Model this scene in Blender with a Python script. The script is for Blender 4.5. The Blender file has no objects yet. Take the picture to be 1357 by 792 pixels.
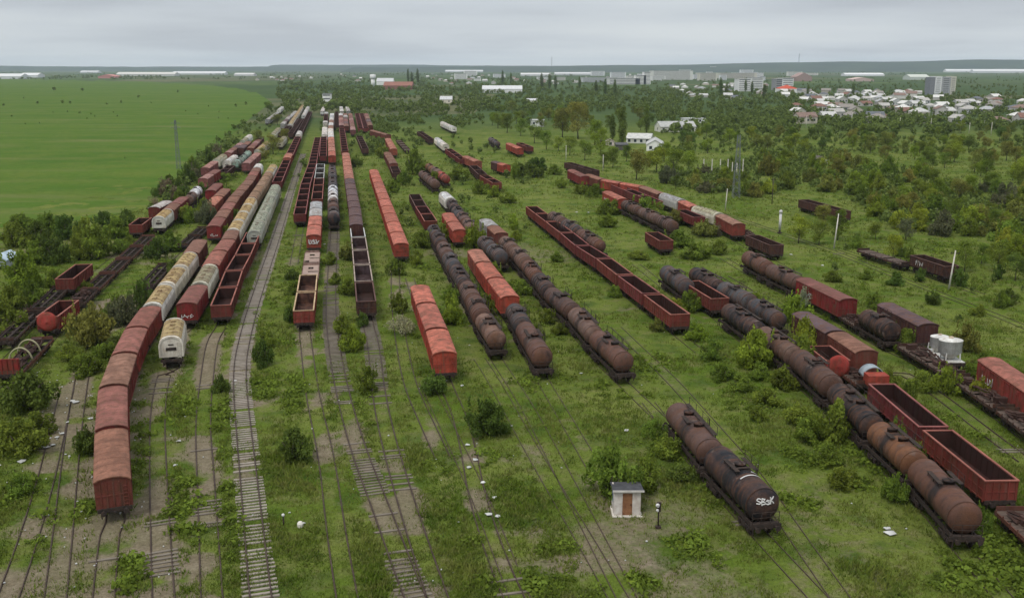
import bpy, math, random
import numpy as np

random.seed(7)
RNG = np.random.default_rng(11)
PI = math.pi
SC = bpy.context.scene
COLL = SC.collection

# ------------------------------------------------------------------ camera and the survey of the yard
CAM_H, FPX, HOR = 37.0, 1280.0, 90.0
PITCH = math.atan((396 - HOR) / FPX)

def G(px, py, z=0.0):
    """point of the yard at height z that was surveyed at photograph position (px, py)"""
    u = (px - 678.5) / FPX
    v = (py - 396.0) / FPX
    dy = math.cos(PITCH) - v * math.sin(PITCH)
    dz = -math.sin(PITCH) - v * math.cos(PITCH)
    t = (z - CAM_H) / dz
    return (u * t, dy * t)

def PX(x, y, z=0.0):
    d = y * math.cos(PITCH) + (CAM_H - z) * math.sin(PITCH)
    if d < 1: return (-9999, -9999)
    up = -y * math.sin(PITCH) * -1 - (CAM_H - z) * math.cos(PITCH)
    return (678.5 + FPX * x / d, 396 - FPX * up / d)

# ------------------------------------------------------------------ numpy value noise for masks
def vnoise(x, y, scale, seed=0):
    x = np.asarray(x, float) / scale + seed * 17.31; y = np.asarray(y, float) / scale + seed * 5.77
    xi = np.floor(x).astype(np.int64); yi = np.floor(y).astype(np.int64)
    fx = x - xi; fy = y - yi
    fx = fx * fx * (3 - 2 * fx); fy = fy * fy * (3 - 2 * fy)
    def h(a, b):
        n = (a * 374761393 + b * 668265263 + seed * 1442695) & 0xffffffff
        n = ((n ^ (n >> 13)) * 1274126177) & 0xffffffff
        return ((n ^ (n >> 16)) & 0xffff) / 65535.0
    return (h(xi, yi) * (1 - fx) + h(xi + 1, yi) * fx) * (1 - fy) + (h(xi, yi + 1) * (1 - fx) + h(xi + 1, yi + 1) * fx) * fy

def sstep(a, b, t):
    t = np.clip((t - a) / (b - a), 0, 1)
    return t * t * (3 - 2 * t)

# ------------------------------------------------------------------ materials
def nmat(name):
    m = bpy.data.materials.new(name); m.use_nodes = True
    nt = m.node_tree; nt.nodes.clear()
    out = nt.nodes.new('ShaderNodeOutputMaterial')
    b = nt.nodes.new('ShaderNodeBsdfPrincipled')
    nt.links.new(b.outputs[0], out.inputs[0])
    b.inputs['Roughness'].default_value = 0.8
    b.inputs['Specular IOR Level'].default_value = 0.11
    return m, nt, b

def N(nt, t, **kw):
    n = nt.nodes.new('ShaderNode' + t)
    for k, v in kw.items(): setattr(n, k, v)
    return n

def noise(nt, vec, scale, detail=4, rough=0.55):
    n = N(nt, 'TexNoise'); n.inputs['Scale'].default_value = scale
    n.inputs['Detail'].default_value = detail; n.inputs['Roughness'].default_value = rough
    if vec is not None: nt.links.new(vec, n.inputs['Vector'])
    return n.outputs['Fac']

def ramp(nt, fac, stops):
    r = N(nt, 'ValToRGB')
    el = r.color_ramp.elements
    while len(el) < len(stops): el.new(0.5)
    for e, (p, c) in zip(el, stops):
        e.position = p; e.color = (c, c, c, 1) if not isinstance(c, tuple) else (*c, 1)
    nt.links.new(fac, r.inputs[0])
    return r.outputs[0]

def mixc(nt, fac, a, b, mode='MIX'):
    n = N(nt, 'Mix', data_type='RGBA', blend_type=mode)
    for s, v in ((n.inputs['Factor'], fac), (n.inputs[6], a), (n.inputs[7], b)):
        if isinstance(v, (int, float)): s.default_value = v
        elif isinstance(v, tuple): s.default_value = (*v, 1)
        else: nt.links.new(v, s)
    return n.outputs[2]

def mth(nt, op, a, b=None):
    n = N(nt, 'Math', operation=op)
    for s, v in zip(n.inputs, (a, b)):
        if v is None: continue
        if isinstance(v, (int, float)): s.default_value = v
        else: nt.links.new(v, s)
    return n.outputs[0]

def objvec(nt, sx=1, sy=1, sz=1):
    """object coordinates, shifted by a number of the object's own so copies wear differently"""
    tc = N(nt, 'TexCoord'); oi = N(nt, 'ObjectInfo')
    mp = N(nt, 'Mapping'); mp.inputs['Scale'].default_value = (sx, sy, sz)
    sh = N(nt, 'VectorMath', operation='ADD')
    ml = mth(nt, 'MULTIPLY', oi.outputs['Random'], 91.0)
    nt.links.new(tc.outputs['Object'], sh.inputs[0]); nt.links.new(ml, sh.inputs[1])
    nt.links.new(sh.outputs[0], mp.inputs[0])
    return mp.outputs[0], oi, tc

def painted(name, rust=(.10, .042, .024), lo=.50, hi=.68, amt=.75, dirt=(.10, .085, .06), streak=True, rough=.72):
    m, nt, b = nmat(name)
    v, oi, tc = objvec(nt)
    c = oi.outputs['Color']
    fade = ramp(nt, noise(nt, v, .45, 4), [(.3, .66), (.7, 1.22)])
    c = mixc(nt, 1.0, c, fade, 'MULTIPLY')
    r = ramp(nt, noise(nt, v, 1.1, 8, .65), [(lo, 0.0), (hi, amt)])
    c = mixc(nt, r, c, rust)
    if streak:
        v2, _, _ = objvec(nt, 3.2, 3.2, .22)
        s = ramp(nt, noise(nt, v2, 1.0, 5, .6), [(.5, 0.0), (.72, .5)])
        c = mixc(nt, s, c, dirt)
    g = ramp(nt, noise(nt, v, 7.0, 5, .7), [(.3, .80), (.7, 1.14)])
    c = mixc(nt, 1.0, c, g, 'MULTIPLY')
    nt.links.new(c, b.inputs['Base Color'])
    b.inputs['Roughness'].default_value = rough
    bp = N(nt, 'Bump'); bp.inputs['Strength'].default_value = .25; bp.inputs['Distance'].default_value = .03
    nt.links.new(noise(nt, v, 5.0, 4), bp.inputs['Height']); nt.links.new(bp.outputs[0], b.inputs['Normal'])
    return m

M_PAINT = painted('weathered_paint', lo=.46, hi=.66, amt=.8)
M_ROOF = painted('weathered_roof_sheet', rust=(.125, .062, .040), lo=.42, hi=.64, amt=.8, dirt=(.14, .11, .08), streak=False)
M_WHITE = painted('dirty_white_paint', rust=(.30, .20, .11), lo=.52, hi=.72, amt=.6, dirt=(.28, .23, .16))
M_LIN = painted('rusted_inside', rust=(.034, .018, .014), lo=.36, hi=.58, amt=.85, dirt=(.04, .025, .02))
M_RIM = painted('worn_top_rail', rust=(.16, .07, .04), lo=.52, hi=.70, amt=.7, streak=False)

def _tank():
    m, nt, b = nmat('tank_steel')
    v, oi, tc = objvec(nt)
    c = oi.outputs['Color']
    c = mixc(nt, ramp(nt, noise(nt, v, .5, 4, .6), [(.42, 0.0), (.62, .8)]), c, (.088, .047, .034))
    c = mixc(nt, ramp(nt, noise(nt, v, 1.6, 7, .7), [(.52, 0.0), (.70, .7)]), c, (.030, .025, .024))
    sp = N(nt, 'SeparateXYZ'); nt.links.new(tc.outputs['Object'], sp.inputs[0])
    w = mth(nt, 'ADD', mth(nt, 'ABSOLUTE', mth(nt, 'ADD', sp.outputs[0], mth(nt, 'MULTIPLY', mth(nt, 'SUBTRACT', oi.outputs['Random'], .5), 3.0))), mth(nt, 'MULTIPLY', noise(nt, v, 1.1, 5), 3.0))
    spill = ramp(nt, w, [(.0, .85), (.52, .8), (.85, 0.0)])
    spm = N(nt, 'MapRange'); spm.inputs['From Min'].default_value = 1.7; spm.inputs['From Max'].default_value = 2.9
    spm.inputs['To Min'].default_value = .88; spm.inputs['To Max'].default_value = 0
    nt.links.new(w, spm.inputs['Value'])
    c = mixc(nt, spm.outputs[0], c, (.022, .020, .020))
    # rust runs down the shell, and bare scoured patches
    v3, _, _ = objvec(nt, 2.6, .5, .28)
    c = mixc(nt, ramp(nt, noise(nt, v3, 1.0, 6, .65), [(.50, 0.0), (.66, .75)]), c, (.118, .054, .029))
    v4, _, _ = objvec(nt, 1.5, .35, .22)
    c = mixc(nt, ramp(nt, noise(nt, v4, 1.3, 6, .7), [(.58, 0.0), (.72, .7)]), c, (.018, .017, .017))
    c = mixc(nt, ramp(nt, noise(nt, v, .8, 5, .65), [(.60, 0.0), (.74, .55)]), c, (.24, .18, .15))
    g = ramp(nt, noise(nt, v, 8.0, 5, .7), [(.3, .72), (.7, 1.2)])
    c = mixc(nt, 1.0, c, g, 'MULTIPLY')
    nt.links.new(c, b.inputs['Base Color']); b.inputs['Roughness'].default_value = .62
    bp = N(nt, 'Bump'); bp.inputs['Strength'].default_value = .3; bp.inputs['Distance'].default_value = .03
    nt.links.new(noise(nt, v, 4.0, 4), bp.inputs['Height']); nt.links.new(bp.outputs[0], b.inputs['Normal'])
    return m
M_TANK = _tank()

def plain(name, c0, c1, scale=3.0, rough=.85, objcol=False, coords='Object'):
    m, nt, b = nmat(name)
    if coords == 'Object': v, oi, tc = objvec(nt)
    else:
        g = N(nt, 'NewGeometry'); v = g.outputs['Position']; oi = N(nt, 'ObjectInfo')
    f = ramp(nt, noise(nt, v, scale, 6, .62), [(.32, 0.0), (.68, 1.0)])
    c = mixc(nt, f, c0, c1)
    if objcol: c = mixc(nt, 1.0, oi.outputs['Color'], c, 'MULTIPLY')
    nt.links.new(c, b.inputs['Base Color']); b.inputs['Roughness'].default_value = rough
    return m

M_STEEL = plain('dark_running_gear', (.022, .019, .018), (.062, .043, .034))
M_WOOD = plain('old_deck_boards', (.060, .042, .034), (.13, .095, .075), 2.0)
M_TANDECK = plain('pale_deck', (.36, .27, .22), (.25, .17, .14), .9)
M_RAIL = plain('rail_steel', (.045, .030, .024), (.085, .060, .046), 1.2, .6)
M_SLEEP = plain('grey_sleeper', (.20, .17, .14), (.34, .30, .255), .5, coords='World')
M_SLEEPD = plain('old_sleeper', (.12, .10, .078), (.20, .172, .138), .5, coords='World')
M_CONC = plain('pale_concrete', (.46, .43, .37), (.64, .60, .53), 1.0)
M_PLASTER = plain('plaster', (.78, .77, .74), (1.0, 1.0, 1.0), .5, objcol=True)
M_TILE = plain('roof_covering', (.72, .72, .72), (1.12, 1.08, 1.02), .7, objcol=True)
M_GRAF = plain('graffiti_paint', (.42, .40, .385), (.66, .65, .63), 2.0)
M_GALV = plain('galvanised_steel', (.11, .12, .125), (.20, .215, .22), 1.5, .6)
M_PATCH = plain('plain_painted', (.75, .72, .70), (1.05, 1.05, 1.05), 2.5, objcol=True)
M_LITTER = plain('pale_litter', (.30, .30, .28), (.60, .60, .57), .8, coords='World')
def _glass():
    m, nt, b = nmat('window_glass')
    b.inputs['Base Color'].default_value = (.035, .045, .055, 1); b.inputs['Roughness'].default_value = .15
    b.inputs['Specular IOR Level'].default_value = .5
    return m
M_GLASS = _glass()

def _mottled():
    m, nt, b = nmat('lichen_mottled_roof')
    v, oi, tc = objvec(nt)
    c = mixc(nt, ramp(nt, noise(nt, v, 2.2, 6, .7), [(.42, 0.0), (.58, 1.0)]), (.36, .36, .27), (.10, .115, .085))
    nt.links.new(c, b.inputs['Base Color'])
    return m
M_MOTTLE = _mottled()

def leafmat(name, spread=.35, trans=.35):
    m, nt, b = nmat(name)
    b.inputs['Specular IOR Level'].default_value = .02
    out = [n for n in nt.nodes if n.type == 'OUTPUT_MATERIAL'][0]
    oi = N(nt, 'ObjectInfo'); g = N(nt, 'NewGeometry')
    v = g.outputs['Position']
    c = oi.outputs['Color']
    f = ramp(nt, noise(nt, v, .55, 3), [(.35, 1 - spread), (.68, 1 + spread * 1.2)])
    c = mixc(nt, 1.0, c, f, 'MULTIPLY')
    f2 = ramp(nt, noise(nt, v, 3.1, 2), [(.4, 0.0), (.7, .55)])
    c = mixc(nt, f2, c, mixc(nt, 1.0, c, (1.55, 1.35, .9), 'MULTIPLY'))
    nt.links.new(c, b.inputs['Base Color']); b.inputs['Roughness'].default_value = .7
    t = N(nt, 'BsdfTranslucent'); nt.links.new(c, t.inputs[0])
    mx = N(nt, 'MixShader'); mx.inputs[0].default_value = trans
    nt.links.new(b.outputs[0], mx.inputs[1]); nt.links.new(t.outputs[0], mx.inputs[2])
    nt.links.new(mx.outputs[0], out.inputs[0])
    return m
M_LEAF = leafmat('leaves')
M_BARK = plain('bark', (.05, .04, .03), (.11, .09, .07), 4.0)

def grassmat(name):
    m, nt, b = nmat(name)
    b.inputs['Specular IOR Level'].default_value = .02
    out = [n for n in nt.nodes if n.type == 'OUTPUT_MATERIAL'][0]
    g = N(nt, 'NewGeometry'); v = g.outputs['Position']
    c = mixc(nt, ramp(nt, noise(nt, v, .07, 4), [(.38, 0.0), (.62, 1.0)]), (.096, .150, .015), (.164, .198, .036))
    c = mixc(nt, ramp(nt, noise(nt, v, .9, 3), [(.45, 0.0), (.75, .75)]), c, (.205, .195, .064))
    c = mixc(nt, ramp(nt, noise(nt, v, .33, 3), [(.5, 0.0), (.72, .8)]), c, (.070, .122, .018))
    c = mixc(nt, ramp(nt, noise(nt, v, 5.5, 2), [(.56, 0.0), (.68, .75)]), c, (.235, .225, .085))
    nt.links.new(c, b.inputs['Base Color'])
    t = N(nt, 'BsdfTranslucent'); nt.links.new(c, t.inputs[0])
    mx = N(nt, 'MixShader'); mx.inputs[0].default_value = .3
    nt.links.new(b.outputs[0], mx.inputs[1]); nt.links.new(t.outputs[0], mx.inputs[2])
    nt.links.new(mx.outputs[0], out.inputs[0])
    return m
M_GRASS = grassmat('grass_blades')

def groundmat():
    m, nt, b = nmat('yard_ground')
    b.inputs['Specular IOR Level'].default_value = .02
    g = N(nt, 'NewGeometry'); v = g.outputs['Position']
    c = mixc(nt, ramp(nt, noise(nt, v, .055, 5), [(.38, 0.0), (.62, 1.0)]), (.080, .124, .015), (.138, .166, .036))
    c = mixc(nt, ramp(nt, noise(nt, v, .45, 5), [(.48, 0.0), (.75, .8)]), c, (.165, .155, .066))
    c = mixc(nt, ramp(nt, noise(nt, v, .21, 5), [(.5, 0.0), (.7, .8)]), c, (.040, .076, .014))
    at = N(nt, 'Attribute', attribute_name='bare')
    d = mixc(nt, ramp(nt, noise(nt, v, .8, 6, .7), [(.35, 0.0), (.65, 1.0)]), (.150, .116, .080), (.240, .196, .142))
    d = mixc(nt, ramp(nt, noise(nt, v, .16, 4), [(.4, 0.0), (.65, .6)]), d, (.155, .140, .082))
    k = mth(nt, 'ADD', at.outputs['Fac'], mth(nt, 'MULTIPLY', mth(nt, 'SUBTRACT', noise(nt, v, .9, 5, .7), .5), .7))
    k = ramp(nt, k, [(.38, 0.0), (.66, .92)])
    c = mixc(nt, k, c, d)
    # far country: parcels of fields, pasture and wood
    vo = N(nt, 'TexVoronoi'); vo.inputs['Scale'].default_value = .0021
    nt.links.new(v, vo.inputs['Vector'])
    sp = N(nt, 'SeparateColor'); nt.links.new(vo.outputs['Color'], sp.inputs[0])
    far = ramp(nt, sp.outputs[0], [(0.0, (.068, .105, .032)), (.3, (.05, .082, .028)), (.52, (.10, .14, .042)), (.74, (.062, .095, .03)), (.9, (.15, .14, .075))])
    far = mixc(nt, ramp(nt, noise(nt, v, .012, 6, .65), [(.40, 0.0), (.62, .85)]), far, (.046, .074, .028))
    at2 = N(nt, 'Attribute', attribute_name='far')
    c = mixc(nt, at2.outputs['Fac'], c, far)
    nt.links.new(c, b.inputs['Base Color']); b.inputs['Roughness'].default_value = .95
    c = mixc(nt, 1.0, c, ramp(nt, noise(nt, v, 3.4, 6, .75), [(.30, .62), (.70, 1.28)]), 'MULTIPLY')
    nt.links.new(c, b.inputs['Base Color'])
    bp = N(nt, 'Bump'); bp.inputs['Strength'].default_value = .8; bp.inputs['Distance'].default_value = .2
    nt.links.new(noise(nt, v, 2.6, 8, .75), bp.inputs['Height']); nt.links.new(bp.outputs[0], b.inputs['Normal'])
    return m
M_GROUND = groundmat()

def meadowmat():
    m, nt, b = nmat('meadow_grass')
    b.inputs['Specular IOR Level'].default_value = .02
    g = N(nt, 'NewGeometry'); v = g.outputs['Position']
    mp = N(nt, 'Mapping'); mp.inputs['Scale'].default_value = (.35, 1.6, 1); nt.links.new(v, mp.inputs[0])
    c = mixc(nt, ramp(nt, noise(nt, mp.outputs[0], .012, 5), [(.36, 0.0), (.64, 1.0)]), (.056, .112, .016), (.080, .134, .020))
    c = mixc(nt, ramp(nt, noise(nt, v, .05, 5, .6), [(.42, 0.0), (.70, .8)]), c, (.108, .140, .028))
    c = mixc(nt, ramp(nt, noise(nt, v, .35, 6, .7), [(.42, 0.0), (.66, .55)]), c, (.052, .092, .010))
    c = mixc(nt, ramp(nt, noise(nt, mp.outputs[0], .03, 4, .6), [(.56, 0.0), (.72, .6)]), c, (.15, .15, .06))
    nt.links.new(c, b.inputs['Base Color']); b.inputs['Roughness'].default_value = .95
    return m
M_MEADOW = meadowmat()
M_HILL = plain('wooded_hill', (.020, .036, .022), (.042, .062, .030), .003, .95, coords='World')

# ------------------------------------------------------------------ mesh builder
class MB:
    def __init__(s): s.v = []; s.f = []; s.s = []; s.m = []
    def add(s, vs, fs, smooth=False, mat=0):
        o = len(s.v); s.v += [tuple(p) for p in vs]
        for f in fs: s.f.append(tuple(i + o for i in f)); s.s.append(smooth); s.m.append(mat)
        return s
    def box(s, x0, x1, y0, y1, z0, z1, mat=0):
        return s.add([(x0, y0, z0), (x1, y0, z0), (x1, y1, z0), (x0, y1, z0), (x0, y0, z1), (x1, y0, z1), (x1, y1, z1), (x0, y1, z1)],
                     [(0, 3, 2, 1), (4, 5, 6, 7), (0, 1, 5, 4), (1, 2, 6, 5), (2, 3, 7, 6), (3, 0, 4, 7)], False, mat)
    def tube(s, pts, r, n=6, mat=0, r1=None, smooth=True):
        pts = [np.array(p, float) for p in pts]; rings = []; k = len(pts)
        for i, p in enumerate(pts):
            d = pts[min(i + 1, k - 1)] - pts[max(i - 1, 0)]; d /= (np.linalg.norm(d) + 1e-9)
            a = np.array((0, 0, 1.0)) if abs(d[2]) < .9 else np.array((1.0, 0, 0))
            u = np.cross(d, a); u /= np.linalg.norm(u); w = np.cross(d, u)
            rr = r if r1 is None else r + (r1 - r) * i / max(k - 1, 1)
            rings.append([p + rr * (math.cos(2 * PI * j / n) * u + math.sin(2 * PI * j / n) * w) for j in range(n)])
        vs = [q for g in rings for q in g]; fs = []
        for i in range(k - 1):
            for j in range(n): fs.append((i * n + j, i * n + (j + 1) % n, (i + 1) * n + (j + 1) % n, (i + 1) * n + j))
        s.add(vs, fs, smooth, mat)
        o = len(s.v) - len(vs)
        s.f.append(tuple(o + j for j in range(n))[::-1]); s.s.append(False); s.m.append(mat)
        s.f.append(tuple(o + (k - 1) * n + j for j in range(n))); s.s.append(False); s.m.append(mat)
        return s
    def bar(s, p, q, w, mat=0):
        return s.tube([p, q], w * .7071, 4, mat, smooth=False)
    def prof(s, pr, x0, x1, smooth=False, mat=0, caps=True, closed=True):
        n = len(pr)
        vs = [(x0, y, z) for y, z in pr] + [(x1, y, z) for y, z in pr]
        fs = [(i, (i + 1) % n, n + (i + 1) % n, n + i) for i in range(n if closed else n - 1)]
        s.add(vs, fs, smooth, mat)
        if caps:
            o = len(s.v) - 2 * n
            s.f.append(tuple(o + i for i in range(n))[::-1]); s.s.append(False); s.m.append(mat)
            s.f.append(tuple(o + n + i for i in range(n))); s.s.append(False); s.m.append(mat)
        return s
    def revx(s, pr, cz=0, n=28, smooth=True, mat=0):
        k = len(pr); vs = []; fs = []
        for x, r in pr:
            for j in range(n):
                a = 2 * PI * j / n
                vs.append((x, r * math.cos(a), cz + r * math.sin(a)))
        for i in range(k - 1):
            for j in range(n): fs.append((i * n + j, i * n + (j + 1) % n, (i + 1) * n + (j + 1) % n, (i + 1) * n + j))
        fs.append(tuple(range(n))); fs.append(tuple((k - 1) * n + j for j in range(n))[::-1])
        return s.add(vs, fs, smooth, mat)
    def revz(s, pr, cx=0, cy=0, n=20, smooth=True, mat=0):
        k = len(pr); vs = []; fs = []
        for r, z in pr:
            for j in range(n):
                a = 2 * PI * j / n; vs.append((cx + r * math.cos(a), cy + r * math.sin(a), z))
        for i in range(k - 1):
            for j in range(n): fs.append((i * n + j, i * n + (j + 1) % n, (i + 1) * n + (j + 1) % n, (i + 1) * n + j))
        fs.append(tuple(range(n))[::-1]); fs.append(tuple((k - 1) * n + j for j in range(n)))
        return s.add(vs, fs, smooth, mat)
    def mesh(s, name, *mats):
        me = bpy.data.meshes.new(name); me.from_pydata(s.v, [], s.f)
        for m in mats: me.materials.append(m)
        me.polygons.foreach_set('use_smooth', s.s); me.polygons.foreach_set('material_index', s.m)
        me.update(); return me

def npmesh(name, V, mat):
    """V: (n, k, 3) array, one polygon of k corners per row"""
    n, k = V.shape[:2]
    me = bpy.data.meshes.new(name)
    me.vertices.add(n * k); me.vertices.foreach_set('co', V.reshape(-1).astype(np.float32))
    me.loops.add(n * k); me.loops.foreach_set('vertex_index', np.arange(n * k, dtype=np.int32))
    me.polygons.add(n); me.polygons.foreach_set('loop_start', np.arange(0, n * k, k, dtype=np.int32))
    me.polygons.foreach_set('loop_total', np.full(n, k, dtype=np.int32))
    me.materials.append(mat); me.update(); me.validate(); return me

def obj(name, me, parent=None, col=None, loc=None, rz=0.0, scale=None):
    o = bpy.data.objects.new(name, me); COLL.objects.link(o)
    if parent is not None: o.parent = parent
    if col is not None: o.color = (*col, 1)
    if loc is not None: o.location = loc
    if rz: o.rotation_euler = (0, 0, rz)
    if scale is not None: o.scale = scale
    return o

def tag(o, label=None, cat=None, group=None, kind=None):
    if label: o['label'] = label
    if cat: o['category'] = cat
    if group: o['group'] = group
    if kind: o['kind'] = kind
    return o
HAZE, EXPO = 0.45e-4, 0.36
# ------------------------------------------------------------------ wagon kit; local x runs along the track, z = 0 is the rail top
def wheelset_me():
    b = MB()
    for y in (-.75, .75):
        r = [(y - .06, .30), (y - .06, .46), (y + .06, .46), (y + .06, .30)]
        k = MB().revx(r, 0, 16, False)
        b.add([(yy, x, z + .46) for x, yy, z in k.v], k.f)
    b.tube([(0, -.95, .46), (0, .95, .46)], .08, 8)
    for y in (-1.0, 1.0): b.box(-.17, .17, y - .09, y + .09, .34, .60)
    return b.mesh('wheelset', M_STEEL)
def bogie_me():
    b = MB()
    for y in (-1.0, 1.0):
        b.box(-1.25, 1.25, y - .07, y + .07, .58, .74)
        b.box(-.45, .45, y - .08, y + .08, .36, .60)
        for x in (-.9, .9): b.box(x - .2, x + .2, y - .10, y + .10, .30, .60)
    b.box(-.28, .28, -1.06, 1.06, .60, .92); b.box(-1.28, -1.12, -.95, .95, .55, .68); b.box(1.12, 1.28, -.95, .95, .55, .68)
    return b.mesh('bogie', M_STEEL)
def frame_me(hl, w=1.12, deck=False):
    b = MB()
    for y in (-w, w): b.box(-hl, hl, y - .08, y + .08, .92, 1.24)
    b.box(-hl - .14, -hl, -1.36, 1.36, .90, 1.26); b.box(hl, hl + .14, -1.36, 1.36, .90, 1.26)
    b.box(-hl, hl, -.16, .16, .88, 1.20)
    n = 6
    for i in range(1, n):
        x = -hl + 2 * hl * i / n; b.box(x - .06, x + .06, -w + .09, w - .09, .96, 1.18)
    for x in (-.9, .4): b.tube([(x, -.75, .72), (x + .9, -.75, .72)], .17, 8)
    b.box(-hl * .5, hl * .5, .55, .63, .50, .58)
    for x in (-hl * .3, hl * .3): b.box(x - .04, x + .04, -w - .07, -w + .09, .48, .92)
    for e in (-1, 1):
        b.bar((e * (hl + .1), 0, .98), (e * (hl + .42), 0, .95), .12)
        b.bar((e * (hl + .12), 1.05, .86), (e * (hl + .12), 1.05, .40), .07); b.bar((e * (hl + .12), -1.05, .86), (e * (hl + .12), -1.05, .40), .07)
    return b.mesh('underframe', M_STEEL)
def buffer_me():
    b = MB(); b.revx([(0, .10), (.30, .10), (.30, .07), (.52, .07), (.52, .23), (.57, .22)], 0, 12, False)
    return b.mesh('buffer', M_STEEL)
def ladder_me(h, mat):
    b = MB()
    for y in (-.2, .2): b.bar((0, y, 0), (0, y, h), .045)
    z = .15
    while z < h: b.bar((0, -.2, z), (0, .2, z), .035); z += .32
    return b.mesh('ladder', mat)

ARCH = [(1.42, 3.58), (1.36, 3.68), (1.05, 3.85), (.6, 3.96), (0, 4.0), (-.6, 3.96), (-1.05, 3.85), (-1.36, 3.68), (-1.42, 3.58)]
def covered_kit():
    hl = 5.85; k = {}
    b = MB(); pr = [(-1.38, 1.26), (1.38, 1.26), (1.38, 3.58)] + [(y * .97, z - .05) for y, z in ARCH[1:-1]] + [(-1.38, 3.58)]
    b.prof(pr, -hl, hl)
    for i in range(15):
        x = -hl + .06 + (2 * hl - .12) * i / 14
        if abs(x) < 1.3: continue
        for y in (-1, 1): b.box(x - .05, x + .05, y * 1.38 if y > 0 else -1.43, 1.43 if y > 0 else -1.38, 1.28, 3.54)
    for e in (-1, 1):
        for y in (-1.0, -.5, 0, .5, 1.0):
            x0, x1 = sorted((e * hl, e * (hl + .06))); b.box(x0, x1, y - .05, y + .05, 1.28, 3.5)
        x0, x1 = sorted((e * hl, e * (hl + .05))); b.box(x0, x1, -1.40, 1.40, 2.3, 2.42)
    for y in (-1, 1): b.box(-hl + .02, hl - .02, min(y * 1.381, y * 1.45), max(y * 1.381, y * 1.45), 1.20, 1.32)
    k['body'] = b.mesh('body', M_PAINT)
    r = MB(); outer = [(y * 1.04, z) for y, z in ARCH]; inner = [(y * 1.01, z - .045) for y, z in ARCH[::-1]]
    r.prof(outer + inner, -hl - .10, hl + .10)
    for i in range(9):
        x = -hl + (2 * hl) * (i + .0) / 8
        r.prof([(y * 1.045, z + .012) for y, z in ARCH] + [(y * 1.0, z - .01) for y, z in ARCH[::-1]], x - .03, x + .03)
    for e in (-1, 1):
        r.prof([(y * 1.055, z + .03) for y, z in ARCH] + [(y * 1.0, z - .06) for y, z in ARCH[::-1]], *sorted((e * (hl + .05), e * (hl + .13))))
    k['roof'] = r.mesh('roof', M_ROOF)
    d = MB(); d.box(-1.25, 1.25, 0, .05, 1.34, 3.30)
    for x in (-1.2, -.6, 0, .6, 1.2): d.box(x - .04, x + .04, .05, .09, 1.36, 3.28)
    d.box(-1.25, 1.25, .05, .08, 2.2, 2.3); d.box(-2.6, 2.6, .02, .09, 3.31, 3.38)
    k['door'] = d.mesh('door', M_PAINT)
    v = MB(); v.box(-.42, .42, 0, .05, -.22, .22)
    for z in (-.14, -.05, .04, .13): v.box(-.38, .38, .05, .075, z, z + .05)
    k['vent'] = v.mesh('vent_flap', M_PAINT)
    k['frame'] = frame_me(hl); k['hl'] = hl
    return k

HOP = [(1.40, 1.55), (1.44, 3.05), (1.26, 3.62), (.95, 3.95), (.5, 4.13), (0, 4.18), (-.5, 4.13), (-.95, 3.95), (-1.26, 3.62), (-1.44, 3.05), (-1.40, 1.55)]
def hopper_kit():
    hl = 6.05; k = {}
    b = MB(); b.prof(HOP, -hl, hl)
    for i in range(12):
        x = -hl + .1 + (2 * hl - .2) * i / 11
        for s in (-1, 1):
            y0, y1 = sorted((s * 1.42, s * 1.50)); b.box(x - .05, x + .05, y0, y1, 1.5, 3.06)
    for e in (-1, 1):
        out = [(y * 1.03, (z - 2.6) * 1.03 + 2.6) for y, z in HOP]; inn = [(y * .88, (z - 2.6) * .90 + 2.6) for y, z in HOP]
        n = len(out); x0, x1 = e * hl, e * (hl + .10)
        vs = [(x1, y, z) for y, z in out] + [(x1, y, z) for y, z in inn] + [(x0 - e * .25, y, z) for y, z in out]
        fs = [(i, (i + 1) % n, n + (i + 1) % n, n + i) for i in range(n)] + [(i, (i + 1) % n, 2 * n + (i + 1) % n, 2 * n + i) for i in range(n)]
        b.add(vs, fs)
    for x in (-4.1, -1.4, 1.4, 4.1):
        for s in (-1, 1):
            b.add([(x - 1.2, s * 1.38, 1.56), (x + 1.2, s * 1.38, 1.56), (x + 1.2, s * .2, 1.56), (x - 1.2, s * .2, 1.56),
                   (x - .5, s * .9, .85), (x + .5, s * .9, .85), (x + .5, s * .45, .85), (x - .5, s * .45, .85)],
                  [(0, 1, 5, 4), (1, 2, 6, 5), (2, 3, 7, 6), (3, 0, 4, 7), (4, 5, 6, 7)])
    k['body'] = b.mesh('body', M_WHITE)
    top = [p for p in HOP if p[1] > 3.5]
    r = MB(); r.prof([(y * 1.02, z + .03) for y, z in top] + [(y, z - .03) for y, z in top[::-1]], -hl + .75, hl - .75)
    for i in range(7):
        x = -hl + .8 + (2 * hl - 1.6) * i / 6
        r.prof([(y * 1.03, z + .06) for y, z in top] + [(y, z) for y, z in top[::-1]], x - .03, x + .03)
    k['roof'] = r.mesh('roof', M_ROOF); k['roofm'] = r.mesh('roof', M_MOTTLE)
    h = MB()
    h.box(-.45, .45, -.3, .3, 0, .12); h.box(-.38, .38, -.24, .24, .12, .16)
    k['hatch'] = h.mesh('roof_hatch', M_ROOF)
    w = MB(); w.box(0, .05, -.62, .62, 2.35, 2.75); w.box(0, .05, -.32, .32, 3.05, 3.18)
    k['panel'] = w.mesh('end_panel', M_STEEL)
    k['ladder'] = ladder_me(2.1, M_WHITE)
    k['frame'] = frame_me(hl - .05); k['hl'] = hl
    return k

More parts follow.
